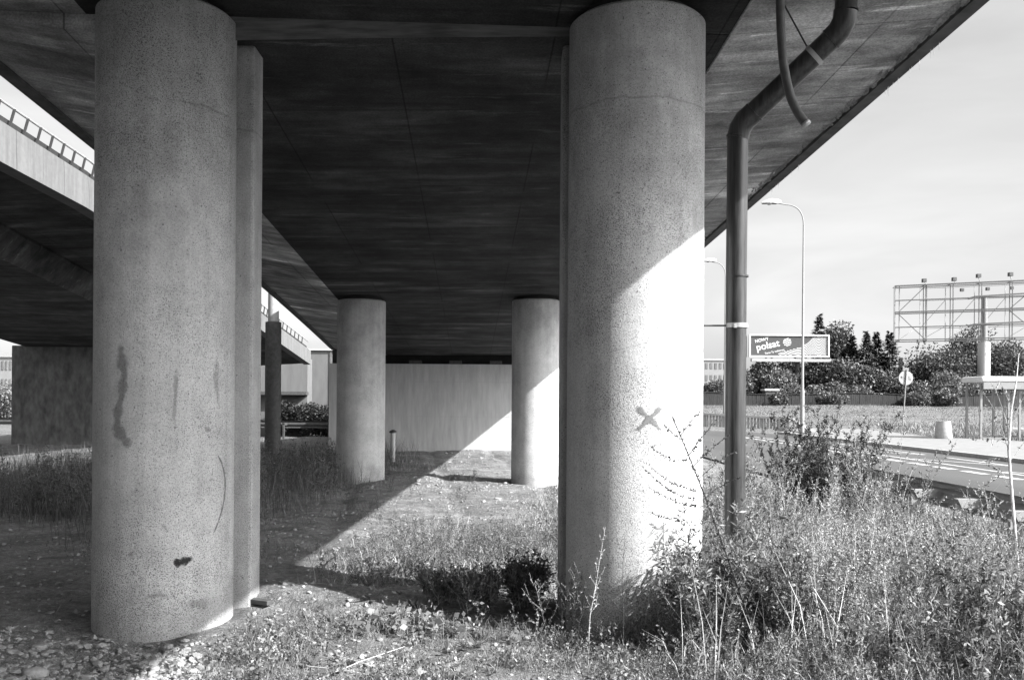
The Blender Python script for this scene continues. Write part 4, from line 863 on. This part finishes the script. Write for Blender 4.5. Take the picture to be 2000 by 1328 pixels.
b_ = np.array(G(1216, 1312)); l_, s_ = weed(.85, 10, .008, .003, .05, .28, 60, b_, .005, .3, .3, .5, (.02, 0, 1)); plant('wispy_weed', 'thin wispy weed with bare twigs before the sunlit column', 'weed', l_, s_, 'weed', 'wood')
def clump(px, Y, n, Ht, spread, ln, wd, per, lm, name, label, brL=.3, sm_='stalk'):
    c = P(px, HY, Y); lv, sm = [], []
    for k in range(n):
        a = rng.uniform(0, 6.28); r_ = spread * math.sqrt(rng.uniform(0, 1)); b_ = np.array([c.x + r_ * .3 * math.cos(a), Y + r_ * .3 * math.sin(a), 0]); b_[2] = hz(b_[0], b_[1]) - .04
        l_, s_ = weed(Ht * rng.uniform(.6, 1.05), 11, ln, wd, .1, brL, per, b_, .007, .6, .25, 1.1, (r_ * math.cos(a) * .8, r_ * math.sin(a) * .8, 1)); lv.append(l_); sm.append(s_)
    return plant(name, label, 'weed', np.concatenate(lv), np.concatenate(sm), lm, sm_)
clump(1600, 11.6, 50, 1.68, .72, .05, .018, 190, 'darkw', 'mugwort_bush', 'dense dark mugwort bush in front of the street lamp base', sm_='wood')
clump(1662, 10.8, 9, 1.15, .4, .034, .014, 190, 'palew', 'mugwort_plant', 'pale flowering mugwort against the dense dark bush')
clump(1738, 10.3, 14, 1.6, .6, .042, .016, 90, 'weed', 'sparse_shrub', 'sparse leafy shrub in front of the leaning sign pole')
clump(1500, 8.6, 15, 1.35, .55, .04, .014, 130, 'weed', 'mugwort_plant', 'green mugwort clump close beside the drainpipe foot')
clump(1395, 8.3, 14, 1.4, .4, .036, .013, 130, 'weed', 'mugwort_plant', 'mugwort clump between the sunlit column and the drainpipe')
clump(1452, 6.1, 22, 1.0, .5, .06, .015, 100, 'weed', 'willowherb_clump', 'long leaved green clump at the foot of the drainpipe')
clump(1385, 6.0, 24, .72, .42, .07, .018, 90, 'weed', 'willowherb_clump', 'long leaved clump casting shadows on the foot of the sunlit column')
clump(1100, 6.6, 8, .5, .4, .028, .009, 120, 'weed', 'mugwort_plant', 'bushy green weed at the foot of the pillar behind the sunlit column')
clump(930, 7.35, 16, .38, .4, .05, .02, 110, 'weed', 'shadow_weeds', 'dark leafy clump in the column shadow between the two front columns')
clump(1030, 7.5, 16, .42, .4, .05, .018, 110, 'weed', 'shadow_weeds', 'leafy clump in the column shadow nearest the pillar behind the sunlit column')
clump(860, 7.6, 12, .3, .35, .045, .02, 100, 'weed', 'shadow_weeds', 'low leafy clump at the back edge of the column shadow')
clump(1060, 10.5, 6, .75, .4, .026, .009, 100, 'palew', 'mugwort_plant', 'small pale weed in front of the distant half sunlit column')
clump(1560, 6.0, 18, .7, .6, .04, .015, 120, 'weed', 'mugwort_plant', 'dark bushy weed low in front of the pale roadside grass', sm_='wood')
clump(1555, 7.6, 9, 1.15, .5, .024, .010, 190, 'palew', 'feathery_mugwort', 'tall feathery mugwort just beyond the foot of the drainpipe')
clump(1655, 8.6, 8, 1.0, .5, .026, .011, 180, 'palew', 'feathery_mugwort', 'feathery mugwort rising before the dense dark bush and the road')
clump(1965, 7.0, 10, 1.15, .5, .022, .010, 190, 'palew', 'feathery_mugwort', 'tall feathery mugwort around the birch sapling stem')
clump(1480, 7.3, 8, 1.05, .4, .024, .010, 170, 'weed', 'feathery_mugwort', 'loose feathery mugwort hiding the lower end of the drainpipe')
clump(1820, 7.4, 8, .8, .5, .022, .010, 190, 'palew', 'feathery_mugwort', 'lower feathery mugwort in front of the near guard rail')
clump(1880, 6.4, 18, .8, .7, .04, .015, 120, 'weed', 'mugwort_plant', 'bushy weed in front of the guard rail posts near the sapling')
clump(1940, 5.4, 16, .75, .55, .045, .016, 120, 'darkw', 'mugwort_plant', 'dark leafy weed at the corner below the sapling', sm_='wood')
# broad leaved dock and bindweed
def broad(px, Y, n, ln, wd, name, label, mat, spread):
    c = P(px, HY, Y); x = c.x + rng.normal(size=n) * spread; y = Y + rng.normal(size=n) * spread * .8; z = hgt(x, y) + rng.uniform(.02, .14 if 'bindweed' in name else .2, n); d = unit(n); d[:, 2] = d[:, 2] * .5 - .25 if 'bindweed' in name else np.abs(d[:, 2]) * .6 + .1; nn = unit(n) * .5 + np.array([.4, -.8, .5])
    lv = leaves(np.stack([x, y, z], -1), d, nn, rng.uniform(.6, 1.2, n) * ln, rng.uniform(.6, 1.1, n) * wd)
    sm = np.concatenate([ribbon([[x[i], y[i], hz(x[i], y[i]) - .03], [x[i], y[i], z[i]]], .004, .003) for i in range(n)]); return plant(name, label, 'weed', lv, sm, mat)
broad(770, 6.6, 60, .08, .055, 'bindweed_patch', 'round leaved plant at the edge of the dark shadow between the columns', 'weed', .16)
broad(860, 6.5, 40, .07, .05, 'bindweed_patch', 'second round leaved plant beside the dark shadow, closer to the sunlit column', 'weed', .14)
broad(1690, 5.75, 34, .17, .045, 'dock_plant', 'broad dark dock leaves low in the roadside weeds', 'darkw', .13)
broad(1840, 5.5, 30, .14, .045, 'dock_plant', 'dock leaves low at the foot of the bushy weed near the sapling', 'weed', .13)
# birch sapling
sp_ = thing('birch_sapling', 'thin pale birch sapling with drooping twigs in front of the bus shelter', 'sapling', P(1986, 1075, 8.2))
tr = [P(1990, 1150, 8.2), P(1984, 1060, 8.2), P(1976, 960, 8.2), P(1970, 880, 8.2), P(1975, 800, 8.2), P(1985, 745, 8.2), P(1990, 690, 8.25)]
B().tube(tr, [.016, .015, .013, .012, .009, .006, .003], 8).obj('trunk', M['palebark'], sp_, True)
lv, sm = [], []
for (sx, sy, ex, ey, dp_) in ((1970, 880, 1922, 770, -30), (1972, 850, 1935, 745, -25), (1974, 830, 2010, 760, -10), (1976, 960, 1930, 900, -12), (1972, 900, 2020, 830, 10), (1978, 980, 1935, 960, 14), (1984, 1040, 2030, 985, 10), (1975, 800, 1945, 735, -14), (1971, 870, 1900, 860, -20), (1973, 900, 1912, 905, -16), (1980, 1000, 2020, 1040, -10)):
    a_, c_, e_ = np.array(P(sx, sy, 8.2)), np.array(P((sx + ex) / 2, (sy + ey) / 2 + dp_, 8.2)), np.array(P(ex, ey, 8.2 + rng.uniform(-.2, .2))); bp = np.array([a_ * (1 - t) ** 2 + 2 * c_ * t * (1 - t) + e_ * t * t for t in np.linspace(0, 1, 8)])
    lv.append(leafy(bp, 26, .035, .024, 1.2)); sm.append(ribbon(bp, .008, .004))
    for t in (3, 5): b2 = branch_pts(bp[t], [rng.normal(), rng.normal(), -.2], .16, -.4, 4); lv.append(leafy(b2, 34, .033, .022, 1.2)); sm.append(ribbon(b2, .004, .002))
link('leaves', npmesh('leaves', np.concatenate(lv), 4), M['weed'], sp_); link('twigs', npmesh('twigs', np.concatenate(sm), 4), M['palebark'], sp_)

# ---------------------------------------------------------------- trees
def crown_blobs(c, w_, h_, nb, nl, size):
    V = []
    for k in range(nb):
        d = unit(1)[0] * rng.uniform(.35, 1) ** .5; bc = np.array(c) + d * np.array([w_ / 2 * .7, w_ / 2 * .6, h_ / 2 * .72]); br = rng.uniform(.2, .36) * min(w_, h_)
        n = nl // nb; u = unit(n); r_ = br * rng.uniform(.55, 1.05, (n, 1)); p = bc + u * r_ * np.array([1, 1, .8]); dd = unit(n) + u * .7 + np.array([0, 0, -.2]); sz = size * rng.uniform(.5, 1.3, n)
        V.append(leaves(p, dd, unit(n) + u * .6, sz, sz * .6))
    return np.concatenate(V)
def conifer(c, w_, h_, nl, size):
    V = []; z = 0.04
    while z < 1:
        r_ = w_ / 2 * (1 - z) ** .9 + .08; nbr = 10
        for k in range(nbr):
            a = rng.uniform(0, 6.28); L_ = r_ * rng.uniform(.45, 1.2); zj = z + rng.uniform(-.03, .03); n = max(4, int(nl / 160 * (.4 + (1 - z))))
            t = rng.uniform(.1, 1, n); p = np.stack([np.cos(a) * L_ * t, np.sin(a) * L_ * t, zj * h_ - .28 * L_ * t + .12 * L_ * t * t + rng.normal(size=n) * .05], -1) + np.array(c); p[:, :2] += rng.normal(size=(n, 2)) * .1 * L_
            d = np.tile([np.cos(a), np.sin(a), -.25], (n, 1)) + unit(n) * .6; V.append(leaves(p, d, unit(n) * .6 + np.array([0, 0, 1]), size * rng.uniform(.6, 1.3, n), size * .4 * rng.uniform(.6, 1.3, n)))
        z += .036
    return np.concatenate(V)
def tree(px, ytop, Y, wpx, kind, name, label, zb=None, group='trees and bushes behind the fence', ybase=None):
    c = P(px, ytop, Y); x = c.x; g = hz(x, Y) if zb is None else zb; h_ = c.z - g; w_ = wpx * Y / F
    t = thing(name, label, 'tree' if kind != 'bush' else 'bush', (x, Y, g), 0, group)
    if kind == 'conifer':
        B().tube([(x, Y, g - .2), (x, Y, g + h_ * .95)], [.18, .03], 8).obj('trunk', M['bark'], t); V = conifer((x, Y, g + h_ * .06), w_, h_ * .97, 5600, .34 * Y / 110); mat = 'conifer'
    elif kind == 'leafy':
        b = B().tube([(x, Y, g - .2), (x + .1, Y, g + h_ * .45), (x, Y, g + h_ * .8)], [.22, .14, .05], 8)
        for q in range(5): a = q * 1.3; b.tube([(x, Y, g + h_ * (.3 + .08 * q)), (x + math.cos(a) * w_ * .3, Y + math.sin(a) * w_ * .3, g + h_ * (.5 + .08 * q))], [.09, .03], 6)
        b.obj('trunk', M['bark'], t); V = crown_blobs((x, Y, g + h_ * .55), w_, h_ * .92, 26, 10000, .34 * Y / 110); mat = 'tree'
    else:
        b = B()
        for q in range(5): a = q * 1.26; b.tube([(x, Y, g - .2), (x + math.cos(a) * w_ * .25, Y + math.sin(a) * w_ * .2, g + h_ * .7)], [.06, .02], 6)
        b.obj('stems', M['bark'], t); V = crown_blobs((x, Y, g + h_ * .46), w_, h_, 18, 6000, .3 * Y / 110); mat = 'bush'
    V[..., 2] = np.maximum(V[..., 2], g - .05)
    link('crown', npmesh('crown', V, 4), M['conifer' if group == 'bushes behind the shaded guard rail' else mat], t); return t  # bushes at the shaded rail take the near-black tone as painted shade
T = tree
T(1600, 620, 118, 84, 'conifer', 'spruce_tree', 'ragged spruce rising right behind the printed billboard beside a rounder tree')
T(1634, 622, 119, 72, 'leafy', 'dark_tree', 'tall rounded dark tree rising behind the end of the printed billboard')
T(1664, 660, 117, 70, 'conifer', 'spruce_tree', 'slim spruce just past the tall rounded dark tree')
T(1692, 652, 116, 84, 'conifer', 'spruce_tree', 'pointed spruce in the middle of the spruce row')
T(1712, 653, 119, 80, 'conifer', 'spruce_tree', 'pointed spruce next to the last of the spruce row')
T(1738, 652, 117, 104, 'conifer', 'spruce_tree', 'wide spruce at the end of the row nearest the round sign')
T(1835, 672, 116, 130, 'leafy', 'broad_tree', 'broad leafy tree under the empty billboard frame left of its pole')
T(1900, 640, 124, 110, 'leafy', 'pine_tree', 'tall dark tree crown behind the empty frame and its pole')
T(1968, 668, 118, 120, 'leafy', 'broad_tree', 'leafy tree right of the pole of the empty frame')
T(2040, 690, 118, 120, 'leafy', 'broad_tree', 'leafy tree behind the bus shelter roof')
T(1400, 735, 112, 64, 'bush', 'garden_bush', 'bush below the apartment block beside the sunlit column')
T(1445, 728, 113, 70, 'bush', 'garden_bush', 'bush directly behind the drainpipe')
T(1490, 706, 114, 80, 'leafy', 'garden_tree', 'low leafy tree below the lettering end of the printed billboard')
T(1530, 722, 111, 70, 'bush', 'garden_bush', 'bush between the shed roof and the street lamp pole')
T(1545, 704, 116, 80, 'leafy', 'garden_tree', 'leafy tree directly below the middle of the printed billboard')
T(1600, 706, 114, 90, 'leafy', 'garden_tree', 'leafy tree right behind the near street lamp pole')
T(1585, 752, 110, 60, 'bush', 'garden_bush', 'low bush behind the fence at the street lamp pole')
T(1645, 700, 112, 90, 'leafy', 'garden_tree', 'leafy tree in front of the tall rounded dark tree')
T(1620, 745, 109.5, 70, 'bush', 'garden_bush', 'bright bush hanging over the fence below the spruces')
T(1690, 715, 112, 90, 'leafy', 'garden_tree', 'leafy tree in front of the spruce row')
T(1740, 725, 111, 80, 'leafy', 'garden_tree', 'leafy tree just left of the round sign')
T(1672, 752, 109.5, 60, 'bush', 'garden_bush', 'low bush behind the fence by the second shed roof')
T(1800, 742, 109.5, 80, 'bush', 'garden_bush', 'spreading bush right of the round sign')
T(1852, 728, 110, 100, 'bush', 'garden_bush', 'large bush behind the concrete litter bin')
T(1895, 745, 109.5, 70, 'bush', 'garden_bush', 'bush left of the bus shelter post')
T(1960, 735, 110, 110, 'bush', 'garden_bush', 'dark bush seen through the bus shelter')
T(1790, 765, 105.5, 60, 'bush', 'garden_bush', 'low dark bush growing in front of the fence beside the sign pole', group='bushes in front of the fence')
T(1845, 762, 105.5, 80, 'bush', 'garden_bush', 'wide dark bush covering the fence behind the litter bin', group='bushes in front of the fence')
T(1625, 766, 105.5, 70, 'bush', 'garden_bush', 'scrubby bush growing over the fence below the spruces', group='bushes in front of the fence')
T(1520, 768, 105.5, 40, 'bush', 'garden_bush', 'small scrub against the fence left of the street lamp pole', group='bushes in front of the fence')
# beyond the second viaduct
T(10, 735, 60, 90, 'bush', 'roadside_bush', 'sunlit bush beyond the viaduct pier', group='bushes beyond the viaduct')
T(-40, 720, 62, 90, 'bush', 'roadside_bush', 'bush at the far side of the viaduct pier', group='bushes beyond the viaduct')
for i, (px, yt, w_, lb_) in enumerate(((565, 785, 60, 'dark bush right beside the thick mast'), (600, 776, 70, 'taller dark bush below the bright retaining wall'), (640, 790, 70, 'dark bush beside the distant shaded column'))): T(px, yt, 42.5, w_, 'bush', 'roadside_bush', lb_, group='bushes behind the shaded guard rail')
